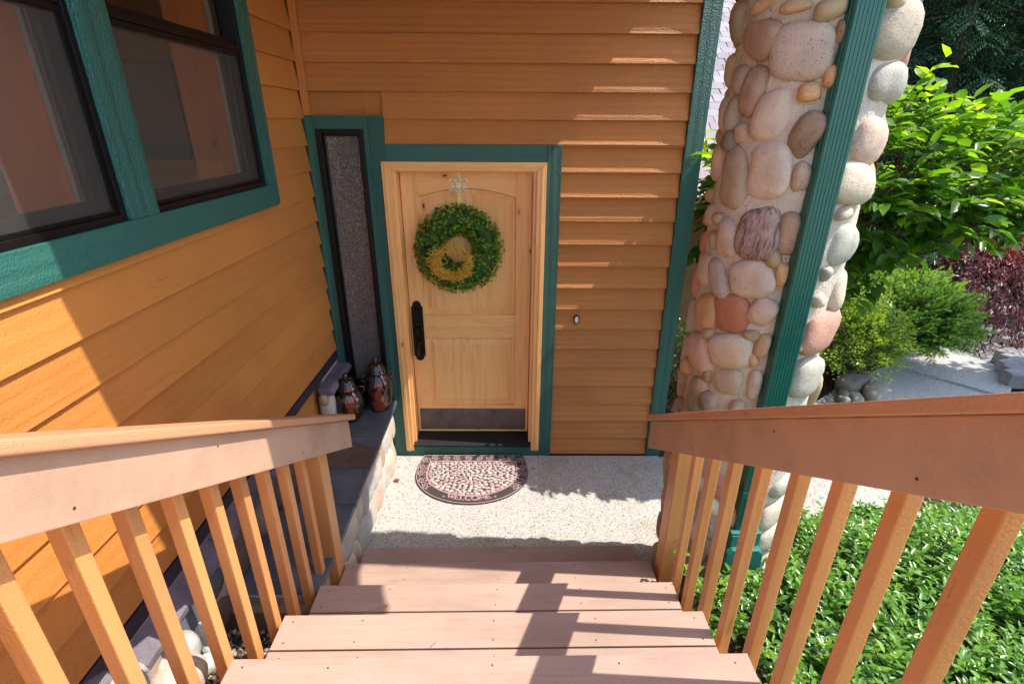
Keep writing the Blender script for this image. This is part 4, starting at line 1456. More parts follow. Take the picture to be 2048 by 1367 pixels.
# ================================================================== DOORMAT
mat_t = thing("doormat", "half round welcome mat with pebble pattern and scroll border on the patio", "doormat", (0.01, -0.3, 0))
RUB = mat_plain("dark_rubber", (0.050, 0.038, 0.036), 0.75, 0, 0.4, 0.3, 120, 0.3)
k = NT("pink_rubber")
k.bsdf(k.ramp(k.noise(k.pos((60, 60, 60)), 1.0, 3), [(0.3, (0.34, 0.21, 0.20)), (0.7, (0.45, 0.30, 0.29))]), 0.7)
PINK = k.m
k = NT("mat_pebbles")
k.bsdf(k.ramp(k.attr("rnd"), [(0.0, (0.36, 0.24, 0.23)), (0.4, (0.42, 0.31, 0.29)), (0.7, (0.47, 0.39, 0.365)), (1.0, (0.51, 0.45, 0.42))]), 0.55)
PEB = k.m
MX, MY0 = 0.010, -0.032                   # centre of the straight edge
MA, MBb = 0.445, 0.600                    # half width, depth
YC = MY0 - 0.235                          # where the outline is widest


def mat_outline(d, n=64):
    """Outline inset by d: straight top edge, sides bowing out, round front."""
    a, bf, bt = MA - d, (MBb - 0.235) - d, 0.235
    pts = []
    yt = MY0 - d
    t0 = math.asin(min(1, (yt - YC) / 0.62))
    for i in range(n + 1):
        t = t0 - (math.pi + 2 * t0) * i / n
        s, c = math.sin(t), math.cos(t)
        y = YC + s * (0.62 if s > 0 else bf)
        x = MX + a * c
        pts.append((x, y))
    return pts


def ring(d0, d1, z0, z1, name, mat, n=72):
    o, i = mat_outline(d0, n), mat_outline(d1, n)
    m = MB()
    N = len(o)
    vs = [(x, y, z0) for x, y in o] + [(x, y, z1) for x, y in o] + [(x, y, z1) for x, y in i] + [(x, y, z0) for x, y in i]
    fs = []
    for q in range(N):
        r = (q + 1) % N
        for l in range(3):
            fs.append((l * N + q, l * N + r, (l + 1) * N + r, (l + 1) * N + q))
    return m.add(vs, fs).build(name, mat, mat_t)


MB().prism(mat_outline(0.0), 0.001, 0.009, 'z').build("mat_base", RUB, mat_t, 0.0015)
ring(0.006, 0.012, 0.0085, 0.0122, "outer_rib", PINK)
IN = 0.083


def inside(x, y, d):
    yt = MY0 - d
    if y > yt:
        return False
    a, bf = MA - d, (MBb - 0.235) - d
    b = 0.62 if y > YC else bf
    return ((x - MX) / a) ** 2 + ((y - YC) / b) ** 2 < 1


ring(IN, IN + 0.013, 0.0085, 0.0128, "inner_rib", PINK)
# pebbles: relaxed cells, one flattened oval in each
rg = np.random.default_rng(3)
ASP = 1.30
cand = []
while len(cand) < 14000:
    x, y = rg.uniform(MX - MA, MX + MA), rg.uniform(MY0 - MBb, MY0)
    if inside(x, y, IN + 0.016):
        cand.append((x / ASP, y))
cand = np.array(cand)
pts = cand[rg.choice(len(cand), 255, replace=False)]
for _ in range(9):
    own = np.argmin(((cand[:, None, :] - pts[None]) ** 2).sum(-1), 1)
    cntp = np.maximum(np.bincount(own, minlength=len(pts)), 1)
    mean = np.stack([np.bincount(own, cand[:, q], len(pts)) / cntp for q in (0, 1)], -1)
    pts = pts + (mean - pts) * 0.85
V0, F0 = ico(2)
Vs, Fs, rr = [], [], []
dd2 = np.sqrt(((pts[:, None, :] - pts[None]) ** 2).sum(-1)) + np.eye(len(pts))
for i in range(len(pts)):
    b = 0.5 * np.sort(dd2[i])[:4].mean() * rg.uniform(0.86, 1.0)
    st = rg.uniform(0.88, 1.16)
    t = rg.uniform(-0.35, 0.35)
    q = V0 / (np.sum(np.abs(V0) ** 2.6, axis=1, keepdims=True) ** (1 / 2.6))
    d = q * np.array([b * ASP * st, b / st, 0.0050])
    d = np.stack([d[:, 0] * math.cos(t) - d[:, 1] * math.sin(t), d[:, 0] * math.sin(t) + d[:, 1] * math.cos(t), d[:, 2]], -1)
    Vs.append(d + np.array([pts[i, 0] * ASP, pts[i, 1], 0.0093]))
    Fs.append(F0 + i * len(V0))
    rr.append(np.full(len(V0), rg.random()))
arr_mesh("mat_pebbles", np.concatenate(Vs), np.concatenate(Fs), PEB, mat_t, np.concatenate(rr), "stuff", True)


def scroll_pts(s, turns=1.35, n=22):
    out = []
    for i in range(n):
        t = i / (n - 1)
        r = s * (1.0 - 0.86 * t)
        a = 2 * math.pi * turns * t
        out.append((r * math.cos(a), r * math.sin(a)))
    return out


def flat_stroke(m, pts, w0, w1, z0, z1):
    """Raised ribbon along 2D points."""
    P = [Vector((p[0], p[1])) for p in pts]
    n = len(P)
    L, Rr = [], []
    for i, p in enumerate(P):
        d = (P[min(i + 1, n - 1)] - P[max(i - 1, 0)])
        d = d.normalized() if d.length > 0 else Vector((1, 0))
        nn = Vector((-d.y, d.x)) * ((w0 + (w1 - w0) * i / (n - 1)) / 2)
        L.append(p + nn)
        Rr.append(p - nn)
    vs = [(p.x, p.y, z) for z in (z0, z1) for p in L + Rr]
    fs = []
    for i in range(n - 1):
        fs += [(2 * n + i, 2 * n + i + 1, 3 * n + i + 1, 3 * n + i), (i, i + 1, 2 * n + i + 1, 2 * n + i), (n + i, 3 * n + i, 3 * n + i + 1, n + i + 1)]
    fs += [(0, 2 * n, 3 * n, n), (n - 1, 2 * n - 1, 4 * n - 1, 3 * n - 1)]
    m.add(vs, fs)


def scroll_at(x, y, ang, flip, s=0.027):
    m = MB()
    ca, sa = math.cos(ang), math.sin(ang)

    def T(pp):
        return [(x + (q[0] * flip) * ca - q[1] * sa, y + (q[0] * flip) * sa + q[1] * ca) for q in pp]
    flat_stroke(m, T(scroll_pts(s)), 0.0085, 0.005, 0.0088, 0.0125)
    flat_stroke(m, T([(s, 0), (s * 1.15, -s * .5), (s * 1.0, -s * 1.0), (s * .45, -s * 1.32), (-s * .3, -s * 1.35)]), 0.0075, 0.004, 0.0088, 0.0124)
    for (lx, ly) in ((s * 1.25, s * .35), (-s * .75, -s * 1.05), (s * .5, -s * .95), (-s * 1.1, s * .4), (-s * .4, s * 1.15)):
        flat_stroke(m, T([(lx * .82, ly * .82), (lx * 1.05, ly * 1.05), (lx * 1.35, ly * 1.25)]), 0.0095, 0.002, 0.0088, 0.0122)
    return m.build("scroll", PINK, mat_t)


mid = mat_outline(0.044, 400)
cum = [0]
for i in range(1, len(mid)):
    cum.append(cum[-1] + math.hypot(mid[i][0] - mid[i - 1][0], mid[i][1] - mid[i - 1][1]))
tot = cum[-1]


def on_mid(s):
    i = min(range(len(cum)), key=lambda q: abs(cum[q] - s))
    j, h = min(i + 1, len(mid) - 1), max(i - 1, 0)
    return mid[i], math.atan2(mid[j][1] - mid[h][1], mid[j][0] - mid[h][0])


for i in range(5):
    for s in (0.035 + 0.085 * i, tot - 0.035 - 0.085 * i):
        (px, py), an = on_mid(s)
        scroll_at(px, py, an, 1 if (i + (s > tot / 2)) % 2 else -1)
for i in range(8):
    xx = MX - 0.315 + 0.63 * i / 7
    scroll_at(xx, MY0 - 0.045, 0 if i % 2 else math.pi, 1 if i < 4 else -1, 0.023)
# WELCOME, seven raised letters with serifs following the front edge
GL = {
    'W': ([[(-.50, 1), (-.24, 0)], [(-.24, 0), (0.0, .86)], [(0.0, .86), (.24, 0)], [(.24, 0), (.50, 1)]], [(-.66, -.34, 1), (.36, .66, 1)], 1.0),
    'E': ([[(-.24, 0), (-.24, 1)], [(-.24, 1), (.28, 1)], [(-.24, .52), (.16, .52)], [(-.24, 0), (.32, 0)]], [(-.40, -.20, 1), (-.40, -.2, 0)], .72),
    'L': ([[(-.22, 0), (-.22, 1)], [(-.22, 0), (.32, 0)]], [(-.38, -.06, 1), (-.38, -.1, 0)], .68),
    'C': ([[(.40 * math.cos(t), .5 + .5 * math.sin(t)) for t in np.linspace(0.75, 5.55, 16)]], [], .86),
    'O': ([[(.44 * math.cos(t), .5 + .5 * math.sin(t)) for t in np.linspace(0, 6.283, 22)]], [], .96),
    'M': ([[(-.42, 0), (-.40, 1)], [(-.40, 1), (0, .12)], [(0, .12), (.40, 1)], [(.40, 1), (.42, 0)]], [(-.56, -.28, 0), (.28, .56, 0), (-.52, -.36, 1), (.36, .52, 1)], 1.0),
}
word = "WELCOME"
adv = [GL[ch][2] for ch in word]
LH = 0.043
sc_ = LH * 1.28
totw = sum(adv) * sc_
mid2 = mat_outline(0.0685, 600)
lowp = min(range(len(mid2)), key=lambda i: mid2[i][1])
cum2 = [0]
for i in range(1, len(mid2)):
    cum2.append(cum2[-1] + math.hypot(mid2[i][0] - mid2[i - 1][0], mid2[i][1] - mid2[i - 1][1]))
sgn = 1 if mid2[lowp + 5][0] > mid2[lowp - 5][0] else -1
pos = -totw / 2
for ch, a in zip(word, adv):
    cpos = pos + a * sc_ / 2
    pos += a * sc_
    s = cum2[lowp] + sgn * cpos
    i = min(range(len(cum2)), key=lambda q: abs(cum2[q] - s))
    tx, ty = mid2[i + 2][0] - mid2[i - 2][0], mid2[i + 2][1] - mid2[i - 2][1]
    an = math.atan2(ty * sgn, tx * sgn)
    ca, sa = math.cos(an), math.sin(an)
    m = MB()

    def T(pp):
        return [(mid2[i][0] + q[0] * sc_ * ca - (q[1] - 0.62) * LH * sa, mid2[i][1] + q[0] * sc_ * sa + (q[1] - 0.62) * LH * ca) for q in pp]
    for q, st in enumerate(GL[ch][0]):
        thick = 0.0105
        if len(st) == 2 and (abs(st[0][1] - st[1][1]) < .01 or (ch == 'W' and q in (1, 3)) or (ch == 'M' and q == 0)):
            thick = 0.0065
        flat_stroke(m, T(st), thick, thick, 0.0088, 0.0135)
    for (xa, xb, yy) in GL[ch][1]:
        flat_stroke(m, T([(xa, yy), (xb, yy)]), 0.0055, 0.0055, 0.0088, 0.01345)
    m.build("letter", PINK, mat_t)
for sx in (-1, 1):
    (px, py), an = on_mid(cum[min(range(len(mid)), key=lambda i: mid[i][1])] + sx * (totw / 2 + 0.035))
    m = MB()
    for q in range(5):
        a = q * 2 * math.pi / 5
        flat_stroke(m, [(px + .004 * math.cos(a), py + .004 * math.sin(a)), (px + .011 * math.cos(a), py + .011 * math.sin(a))], 0.008, 0.003, 0.0088, 0.0124)
    m.build("flower", PINK, mat_t)

# ================================================================== WREATH
k = mat_leaf("wreath_leaf", [(0.0, (0.035, 0.095, 0.010)), (0.5, (0.13, 0.26, 0.022)), (0.85, (0.27, 0.43, 0.045)), (1.0, (0.36, 0.52, 0.07))], 0.45, 0.15, 0.4)
wr = thing("wreath", "round green boxwood wreath with a small gold sprig ring on the front door", "wreath", (-0.056, 0.04, 1.735))
WX, WZ, WR, WT = -0.056, 1.735, 0.212, 0.098
WYc = 0.046
MB().tube([(WX + WR * math.cos(t), WYc, WZ + WR * math.sin(t)) for t in np.linspace(0, 2 * math.pi, 49)], 0.052, 12, False).build("wreath_frame", mat_plain("wreath_core", (0.035, 0.085, 0.016), 0.9), wr)
rg = RNG
whorls = 3600
ph = rg.uniform(0, 2 * math.pi, whorls)
th = rg.uniform(-math.pi * 0.95, math.pi * 0.95, whorls)          # round the tube; 0 faces the viewer
P, D, N, L, W, Rd = [], [], [], [], [], []
for a, b in zip(ph, th):
    er = np.array([math.cos(a), 0, math.sin(a)])
    out = np.array([0, -1, 0]) * math.cos(b) * 0.85 + er * math.sin(b)
    rad = WT * rg.uniform(0.58, 1.10)
    ctr = np.array([WX - 0.008, WYc, WZ - 0.012]) + er * WR * np.array([1.0, 1, 0.99]) + out * np.array([1.08, 0.70, 1.08]) * rad
    nd = unit(out + rg.normal(size=3) * 0.28)
    t1 = unit(np.cross(nd, rg.normal(size=3)))
    t2 = np.cross(nd, t1)
    rv = rg.random()
    sz = rg.uniform(0.008, 0.0155)
    for q in range(6):
        a2 = q * math.pi / 3 + rg.uniform(-.2, .2)
        d = t1 * math.cos(a2) + t2 * math.sin(a2)
        tilt = 0.35 if q % 2 else 0.9
        P.append(ctr + d * 0.002 - nd * (0.004 if q % 2 else 0.0))
        D.append(d + nd * tilt)
        N.append(nd - d * tilt)
        L.append(sz * (1.0 if q % 2 else 0.75))
        W.append(sz * 0.85)
        Rd.append(min(1, max(0, rv + rg.uniform(-.15, .15))))
leaves("foliage", np.array(P), np.array(D), np.array(N), np.array(L), np.array(W), DISC6, k, wr, np.array(Rd), "stuff")
# gold sprig ring, off-centre at the lower left of the hole
sp = MB()
gx0, gz0, gr = -0.098, 1.655, 0.118
for i in range(1250):
    a = rg.uniform(0, 2 * math.pi)
    wgt = 0.35 + 0.65 * (0.5 - 0.5 * math.sin(a + 0.45))
    if rg.random() > wgt:
        continue
    if i % 9 == 0:
        a = rg.uniform(2.6, 3.9)
    rr_ = gr * rg.uniform(0.66, 0.92 + 0.32 * wgt)
    c = Vector((gx0 + rr_ * 1.08 * math.cos(a), rg.uniform(-0.060, -0.020), gz0 + rr_ * 0.92 * math.sin(a)))
    tdir = Vector((-math.sin(a), rg.uniform(-.7, .25), math.cos(a))) + Vector(rg.normal(size=3)) * 0.55
    if math.cos(a) < 0 and rg.random() < 0.3:
        tdir = Vector((-1, -0.3, 0.35)) + Vector(rg.normal(size=3)) * 0.3
    tdir.normalize()
    l = rg.uniform(0.018, 0.055)
    b = c + tdir * l
    mid_ = (c + b) / 2 + Vector(rg.normal(size=3)) * 0.005
    sp.tube([c, mid_, b], [0.0016, 0.0014, 0.0010], 4, False)
gs = sp.build("gold_sprigs", M['gold'], wr, kind="stuff")
V0, F0 = ico(1)
ends = [Vector(v) for v in sp.v[8::12]] + [Vector(v) for v in sp.v[4::12]]
Vs, Fs = [], []
for i, e in enumerate(ends):
    Vs.append(V0 * rg.uniform(0.0026, 0.0050) + np.array(e))
    Fs.append(F0 + i * len(V0))
arr_mesh("gold_buds", np.concatenate(Vs), np.concatenate(Fs), M['gold'], wr, None, "stuff", True)
MB().tube([(gx0 + 0.098 * 1.05 * math.cos(t), -0.012, gz0 + 0.088 * math.sin(t)) for t in np.linspace(0, 2 * math.pi, 41)], 0.007, 6, False).build("sprig_hoop", M['twig'], wr)

hg = thing("wreath_hanger", "pale gold over-door hanger with a snowflake, holding up the green wreath", "hanger", (-0.053, 0.09, 2.16))
box("strap", -0.067, -0.039, YD - 0.0035, YD - 0.0005, 2.03, 2.2522, M['brass'], hg, 0.0005, 1)
box("hook", -0.062, -0.044, YD - 0.035, YD - 0.004, 2.03, 2.036, M['brass'], hg, 0.001, 1)
sf = MB()
for q in range(6):
    a = math.pi / 2 + q * math.pi / 3
    ex, ez = math.cos(a), math.sin(a)

    def sbar(p0, p1, w):
        d = Vector((p1[0] - p0[0], p1[1] - p0[1])).normalized()
        nn = Vector((-d.y, d.x)) * w / 2
        pp = [(p0[0] + nn.x, p0[1] + nn.y), (p0[0] - nn.x, p0[1] - nn.y), (p1[0] - nn.x, p1[1] - nn.y), (p1[0] + nn.x, p1[1] + nn.y)]
        sf.prism(pp, YD - 0.0085 + q * 0.00015, YD - 0.0045, 'y')
    c0 = (-0.053, 2.163)
    sbar(c0, (c0[0] + ex * .072, c0[1] + ez * .072), 0.0105)
    for r0, bl in ((0.030, 0.022), (0.050, 0.018)):
        for sg in (-1, 1):
            a2 = a + sg * math.pi / 3.2
            b0_ = (c0[0] + ex * r0, c0[1] + ez * r0)
            sbar(b0_, (b0_[0] + math.cos(a2) * bl, b0_[1] + math.sin(a2) * bl), 0.0078)
sf.build("snowflake", mat_plain("pale_enamel", (0.95, 0.86, 0.60), 0.35, 0.0), hg)

# ================================================================== FALLEN BITS
k = mat_leaf("dry_leaf", [(0.0, (0.16, 0.06, 0.03)), (1.0, (0.25, 0.10, 0.05))], 0.7, 0.15)
lf = leaves("fallen_leaf", [(-0.585, -0.345, 0.012)], [(0.7, -0.6, 0.15)], [(0.1, 0.2, 1.0)], [0.055], [0.045], LEAF8, k)
tag(centre_mesh(lf), "small brown dry leaf lying on the patio between the ledge and the mat", "leaf")
for i, (x0, y0, a, l, lb) in enumerate(((0.02, -2.312, 0.9, 0.03, "short pale splinter of a twig caught in the gap of the fourth stair"),)):
    tw = MB().tube([(x0, y0, 0.806), (x0 + l * math.cos(a) * .5, y0 + l * math.sin(a) * .5, 0.811), (x0 + l * math.cos(a), y0 + l * math.sin(a), 0.808)], 0.0012, 5).build("twig", M['timber'], None)
    tag(centre_mesh(tw), lb, "twig")

# ================================================================== WING OF THE HOUSE seen through the gap
M['side_shaded'] = mat_paint("siding_paint_shaded", srgb(112, 84, 38), 'x')  # siding colour darkened to paint in the shade on the wing
wing = thing("house_wing", "shaded far house wing with shade-darkened siding and pale shingle roof beyond the stone column", "house", (2.4, 1.8, 0))
WY = 1.60
for i in range(14):
    zb = -0.03 + i * 0.15
    MB().prism([(WY - 0.012, zb), (WY + 0.003, zb + 0.168), (WY + 0.03, zb + 0.168), (WY + 0.03, zb)], 1.54, 3.1, 'x').build("siding_board", M['side_shaded'], wing)
box("wall_backing", 1.3, 3.1, WY + 0.031, WY + 0.15, -0.1, 2.1, M['side_x'], wing, 0)
PT = 0.667
k = NT("roof_shingle")
nn_ = k.noise(k.pos((120, 120, 120)), 1.0, 2, 0.6)
ob = k.ramp(k.rand(), [(0.0, (0.27, 0.235, 0.24)), (0.5, (0.34, 0.30, 0.30)), (1.0, (0.40, 0.365, 0.365))])
k.bsdf(k.mix(ob, (0.16, 0.14, 0.14), k.ramp(nn_, [(0.35, 0.6), (0.5, 0.0)])), 0.9, k.bump(nn_, 0.3, 0.003), 0.2)
SHG = k.m
E0 = (1.22, 1.93)                            # eave line (y, z)
box("roof_fascia", 1.42, 3.3, 1.20, 1.225, 1.80, 1.945, M['rail_y'], wing, 0.003)
MB().prism([(1.225, 1.78), (1.225, 1.90), (5.95, 1.90 + PT * 4.725), (5.95, 1.78 + PT * 4.725)], 1.42, 3.3, 'x').build("roof_deck", M['side_x'], wing)
me_sh = []
wid = 0.155
for v in range(3):
    m = MB()
    w_ = wid - 0.006
    cz = [0.0, 0.0, 0.012]
    m.add([(0, 0, 0), (w_, 0, 0), (w_, 0, .006), (0, 0, .006), (0.004 * v, .14, -.001), (w_ - .003 * v, .14, -.001), (w_ - .003 * v, .14, .004), (0.004 * v, .14, .004)],
          [(0, 1, 5, 4), (3, 7, 6, 2), (0, 3, 2, 1), (4, 5, 6, 7), (0, 4, 7, 3), (1, 2, 6, 5)])
    o = m.build("shingle", SHG, None)
    me_sh.append(o.data)
    bpy.data.objects.remove(o)
sl_ = math.atan(PT)
count = 0
rg2 = random.Random(4)
far_sh = MB()
for r_i in range(45):
    s = r_i * 0.125
    y, z = E0[0] + s * math.cos(sl_), E0[1] + s * math.sin(sl_) + 0.012
    off = (r_i % 2) * wid * 0.5 + rg2.uniform(-.02, .02)
    xvis0 = 1.6 + (y - 1.2) * 0.16
    for j in range(-1, 13):
        x = 1.43 + off + j * wid
        if x + wid > 3.3 or x < 1.42:
            continue
        want = -0.35 < x - (0.304 + (y + 3.574) * 0.355) < 0.45 and count < 290
        v = rg2.randrange(3)
        if want:
            o = bpy.data.objects.new("shingle", me_sh[v])
            COL.objects.link(o)
            o.parent = wing
            o.location = Vector((x, y, z + rg2.uniform(0, .004))) - wloc(wing)
            o.rotation_euler = (sl_, 0, 0)
            count += 1
        else:
            ca, sa = math.cos(sl_), math.sin(sl_)
            vv_ = [(x + p.co.x, y + p.co.y * ca - p.co.z * sa, z + p.co.y * sa + p.co.z * ca) for p in me_sh[v].vertices]
            far_sh.add(vv_, [tuple(f.vertices) for f in me_sh[v].polygons])
far_sh.build("shingle_field", SHG, wing, kind="stuff")

# ================================================================== PLANTS
ML = {}
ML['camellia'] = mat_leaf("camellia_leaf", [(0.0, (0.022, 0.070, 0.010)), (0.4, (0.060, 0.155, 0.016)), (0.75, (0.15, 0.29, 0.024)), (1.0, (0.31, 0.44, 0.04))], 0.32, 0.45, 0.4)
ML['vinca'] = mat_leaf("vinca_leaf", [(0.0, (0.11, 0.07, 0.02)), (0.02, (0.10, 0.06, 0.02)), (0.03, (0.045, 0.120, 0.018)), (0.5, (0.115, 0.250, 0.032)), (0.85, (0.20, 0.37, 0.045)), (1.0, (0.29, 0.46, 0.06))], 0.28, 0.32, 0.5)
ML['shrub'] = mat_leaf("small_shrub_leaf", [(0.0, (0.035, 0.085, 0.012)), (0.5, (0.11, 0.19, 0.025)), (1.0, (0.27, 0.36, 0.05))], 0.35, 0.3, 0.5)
ML['spruce'] = mat_leaf("spruce_needles", [(0.0, (0.022, 0.060, 0.018)), (0.4, (0.075, 0.17, 0.030)), (0.75, (0.20, 0.36, 0.045)), (1.0, (0.34, 0.50, 0.07))], 0.5, 0.25, 0.3)
ML['maple'] = mat_leaf("maple_leaf", [(0.0, (0.040, 0.014, 0.024)), (0.5, (0.10, 0.030, 0.042)), (0.85, (0.22, 0.055, 0.05)), (1.0, (0.34, 0.08, 0.05))], 0.4, 0.3, 0.4, (1.0, 0.55, 0.8))
ML['rhodo'] = mat_leaf("rhododendron_leaf", [(0.0, (0.016, 0.055, 0.012)), (0.6, (0.045, 0.12, 0.020)), (1.0, (0.12, 0.21, 0.035))], 0.35, 0.2, 0.5)
ML['conifer'] = mat_leaf("conifer_spray", [(0.0, (0.010, 0.032, 0.015)), (0.6, (0.028, 0.080, 0.034)), (1.0, (0.075, 0.16, 0.06))], 0.6, 0.15, 0.3)
ML['rust'] = mat_leaf("rust_bud", [(0.0, (0.22, 0.07, 0.015)), (1.0, (0.36, 0.14, 0.03))], 0.6, 0.2)

rg = np.random.default_rng(19)


def in_view_sort(P):
    return np.argsort(np.linalg.norm(np.asarray(P) - np.array(CAM), axis=1))


# ---------------------------------------------------------------- vinca ground cover beside the stairs
n = 6600
sx = rg.uniform(1.12, 4.6, n * 3)
sy = rg.uniform(-4.2, -0.45, n * 3)
lim = -0.80 + 0.10 * np.sin(sx * 5.1) + 0.12 * (sx - 2.2) * 0.9
ok = (sy < lim) & (np.hypot(sx - CX, sy - CY) > 0.25) & (np.abs(sx - 1.11) + 0 > 0.0)
ok &= ~((sx < 1.72) & (sy > -1.15)) & ~((sx < 1.34) & (sy > -1.60)) & ~((sx < 1.20) & (sy > -2.1))
sx, sy = sx[ok][:n], sy[ok][:n]
n = len(sx)
gz = ground_z(sx, sy)
edge = smooth(0.0, 0.35, (-0.80 + 0.12 * (sx - 2.2)) - sy)
hgt = (0.06 + 0.15 * edge) * rg.uniform(0.65, 1.15, n) + 0.05 * np.sin(sx * 4 + 1) * np.sin(sy * 5)
P, D, N, L, W, Rd = [], [], [], [], [], []
stem = MB()
for i in range(n):
    b = np.array([sx[i], sy[i], gz[i]])
    lean = np.array([rg.normal() * .45, rg.normal() * .45, 1.0])
    lean /= np.linalg.norm(lean)
    h = max(0.05, hgt[i])
    tall = rg.random() < 0.09
    if tall:
        h *= 1.45
    pairs = 5
    a0 = rg.uniform(0, math.pi)
    rv = rg.random() ** 1.3
    if tall:
        stem.tube([tuple(b + lean * h * .4), tuple(b + lean * h)], 0.0014, 4, False)
    for q in range(pairs):
        f = 0.35 + 0.65 * q / (pairs - 1)
        c = b + lean * h * f
        a = a0 + q * math.pi / 2 + rg.uniform(-.3, .3)
        for sg in (0, math.pi):
            d = np.array([math.cos(a + sg), math.sin(a + sg), rg.uniform(-0.05, 0.75) + (0.4 if q == pairs - 1 else 0)])
            P.append(c)
            D.append(d)
            N.append(np.array([rg.normal() * .25, rg.normal() * .25, 1.0]) - np.array([d[0], d[1], 0]) * d[2] * 0.8)
            l = rg.uniform(0.030, 0.060) * (0.75 if q == pairs - 1 else 1.0)
            L.append(l)
            W.append(l * rg.uniform(0.42, 0.56))
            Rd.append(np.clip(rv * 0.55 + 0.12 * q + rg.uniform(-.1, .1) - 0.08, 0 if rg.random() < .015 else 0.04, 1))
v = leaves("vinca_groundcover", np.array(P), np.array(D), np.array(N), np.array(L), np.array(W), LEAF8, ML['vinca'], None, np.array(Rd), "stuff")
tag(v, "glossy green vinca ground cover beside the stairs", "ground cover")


def camellia():
    t = thing("camellia_shrub", "large glossy leaved shrub with bright yellow green shoots behind the stone column", "shrub", (2.35, 0.1, 0))
    C0 = np.array([2.76, 0.06, 2.12])
    RAD = np.array([1.20, 0.52, 0.54])
    br = MB()
    base = Vector((2.35, 0.12, -0.02))
    forks = []
    for i in range(6):
        a = rg.uniform(0, 2 * math.pi)
        e = Vector((C0[0] - 0.25 + 0.34 * math.cos(a), C0[1] + 0.32 * math.sin(a), 1.62 + rg.uniform(-.1, .25)))
        m1 = base.lerp(e, 0.5) + Vector((rg.normal() * .05, rg.normal() * .05, 0.05))
        br.tube([base, m1, e], [0.028, 0.020, 0.013], 7)
        forks.append(e)
    P, D, N, L, W, Rd = [], [], [], [], [], []

    def twig(p0, d0, l, nl, lf, up, bright):
        pts = [Vector(p0)]
        d = Vector(d0).normalized()
        for q in range(4):
            d = (d + Vector((rg.normal() * .12, rg.normal() * .12, up))).normalized()
            pts.append(pts[-1] + d * (l / 4))
        br.tube(pts, [0.005, 0.004, 0.0032, 0.0026, 0.0018], 5, False)
        for q in range(nl):
            f = 0.15 + 0.85 * q / max(1, nl - 1)
            k_ = min(3, int(f * 4))
            c = pts[k_].lerp(pts[k_ + 1], f * 4 - k_)
            dd = (pts[k_ + 1] - pts[k_]).normalized()
            sd = dd.cross(Vector((0, 0, 1)))
            if sd.length < .1:
                sd = Vector((1, 0, 0))
            sd.normalize()
            sgn_ = 1 if q % 2 else -1
            ld = np.array(sd * sgn_ * 0.9 + dd * 0.65) + rg.normal(size=3) * 0.25 + np.array([0, 0, -0.15])
            P.append(np.array(c))
            D.append(ld)
            N.append(np.array([0, 0, 1.0]) + rg.normal(size=3) * 0.38)
            l2 = lf * rg.uniform(0.75, 1.15)
            L.append(l2)
            W.append(l2 * rg.uniform(0.48, 0.60))
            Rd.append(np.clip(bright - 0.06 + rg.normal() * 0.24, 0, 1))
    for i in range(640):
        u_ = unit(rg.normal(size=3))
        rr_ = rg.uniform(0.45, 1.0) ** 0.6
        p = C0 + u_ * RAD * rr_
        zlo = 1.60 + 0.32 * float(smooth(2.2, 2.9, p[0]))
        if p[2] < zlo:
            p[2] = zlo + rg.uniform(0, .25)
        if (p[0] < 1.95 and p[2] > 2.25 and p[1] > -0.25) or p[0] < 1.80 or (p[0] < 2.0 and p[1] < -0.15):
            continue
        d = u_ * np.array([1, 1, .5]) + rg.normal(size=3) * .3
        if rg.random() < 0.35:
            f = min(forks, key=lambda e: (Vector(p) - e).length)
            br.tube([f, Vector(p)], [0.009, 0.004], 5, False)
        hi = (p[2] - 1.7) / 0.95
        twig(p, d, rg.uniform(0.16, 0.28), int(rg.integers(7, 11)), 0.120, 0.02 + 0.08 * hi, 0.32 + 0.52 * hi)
    # tall sparse shoots at the top
    for (x, y, z, dx, dz, l) in ((2.36, -.25, 2.52, .06, 1, .42), (2.50, -.28, 2.50, .40, 1, .40), (2.62, -.20, 2.50, .55, .8, .45), (2.72, -.22, 2.45, .8, .5, .44), (2.90, -.15, 2.5, .75, .42, .45),
                                 (3.05, -.2, 2.42, 1, .3, .4), (2.2, -.3, 2.4, -.2, .9, .33), (2.45, -.15, 2.55, .2, 1, .35), (3.2, 0, 2.45, .8, .3, .4), (1.80, .45, 2.30, -.3, .9, .26), (1.85, .5, 2.25, -.1, 1.0, .30)):
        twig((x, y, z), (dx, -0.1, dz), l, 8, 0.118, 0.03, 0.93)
    for i in range(22):                     # spray that shows between the corner board and the column
        p = np.array([rg.uniform(1.64, 2.05), rg.uniform(0.2, 0.8), rg.uniform(1.92, 2.28)])
        twig(p, (rg.normal() * .6, rg.normal() * .4, .2), rg.uniform(.14, .22), 8, 0.092, 0.0, 0.55)
    # lower left limbs reaching towards the column
    for i in range(80):
        p = np.array([rg.uniform(1.92, 2.75), rg.uniform(-0.42, 0.1), rg.uniform(1.52, 2.0)])
        twig(p, (rg.normal() * .5 - .4, -.4, -.1), rg.uniform(.14, .24), 8, 0.108, -0.02, 0.35)
    br.build("branches", M['bark'], t, kind="stuff")
    P, D, N, L, W, Rd = map(np.array, (P, D, N, L, W, Rd))
    o = in_view_sort(P)
    # the leaves that show largest are parts of their own
    fr = [i for i in o if (P[i][0] - CAM.x) / max(.1, P[i][1] - CAM.y) > 0.70 or (P[i][0] - CAM.x) / max(.1, P[i][1] - CAM.y) < 0.42]
    pick = fr[:290]
    rest = np.setdiff1d(np.arange(len(P)), pick)
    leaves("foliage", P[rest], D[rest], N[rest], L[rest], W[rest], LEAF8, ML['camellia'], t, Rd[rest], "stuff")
    mats = []
    protos = []
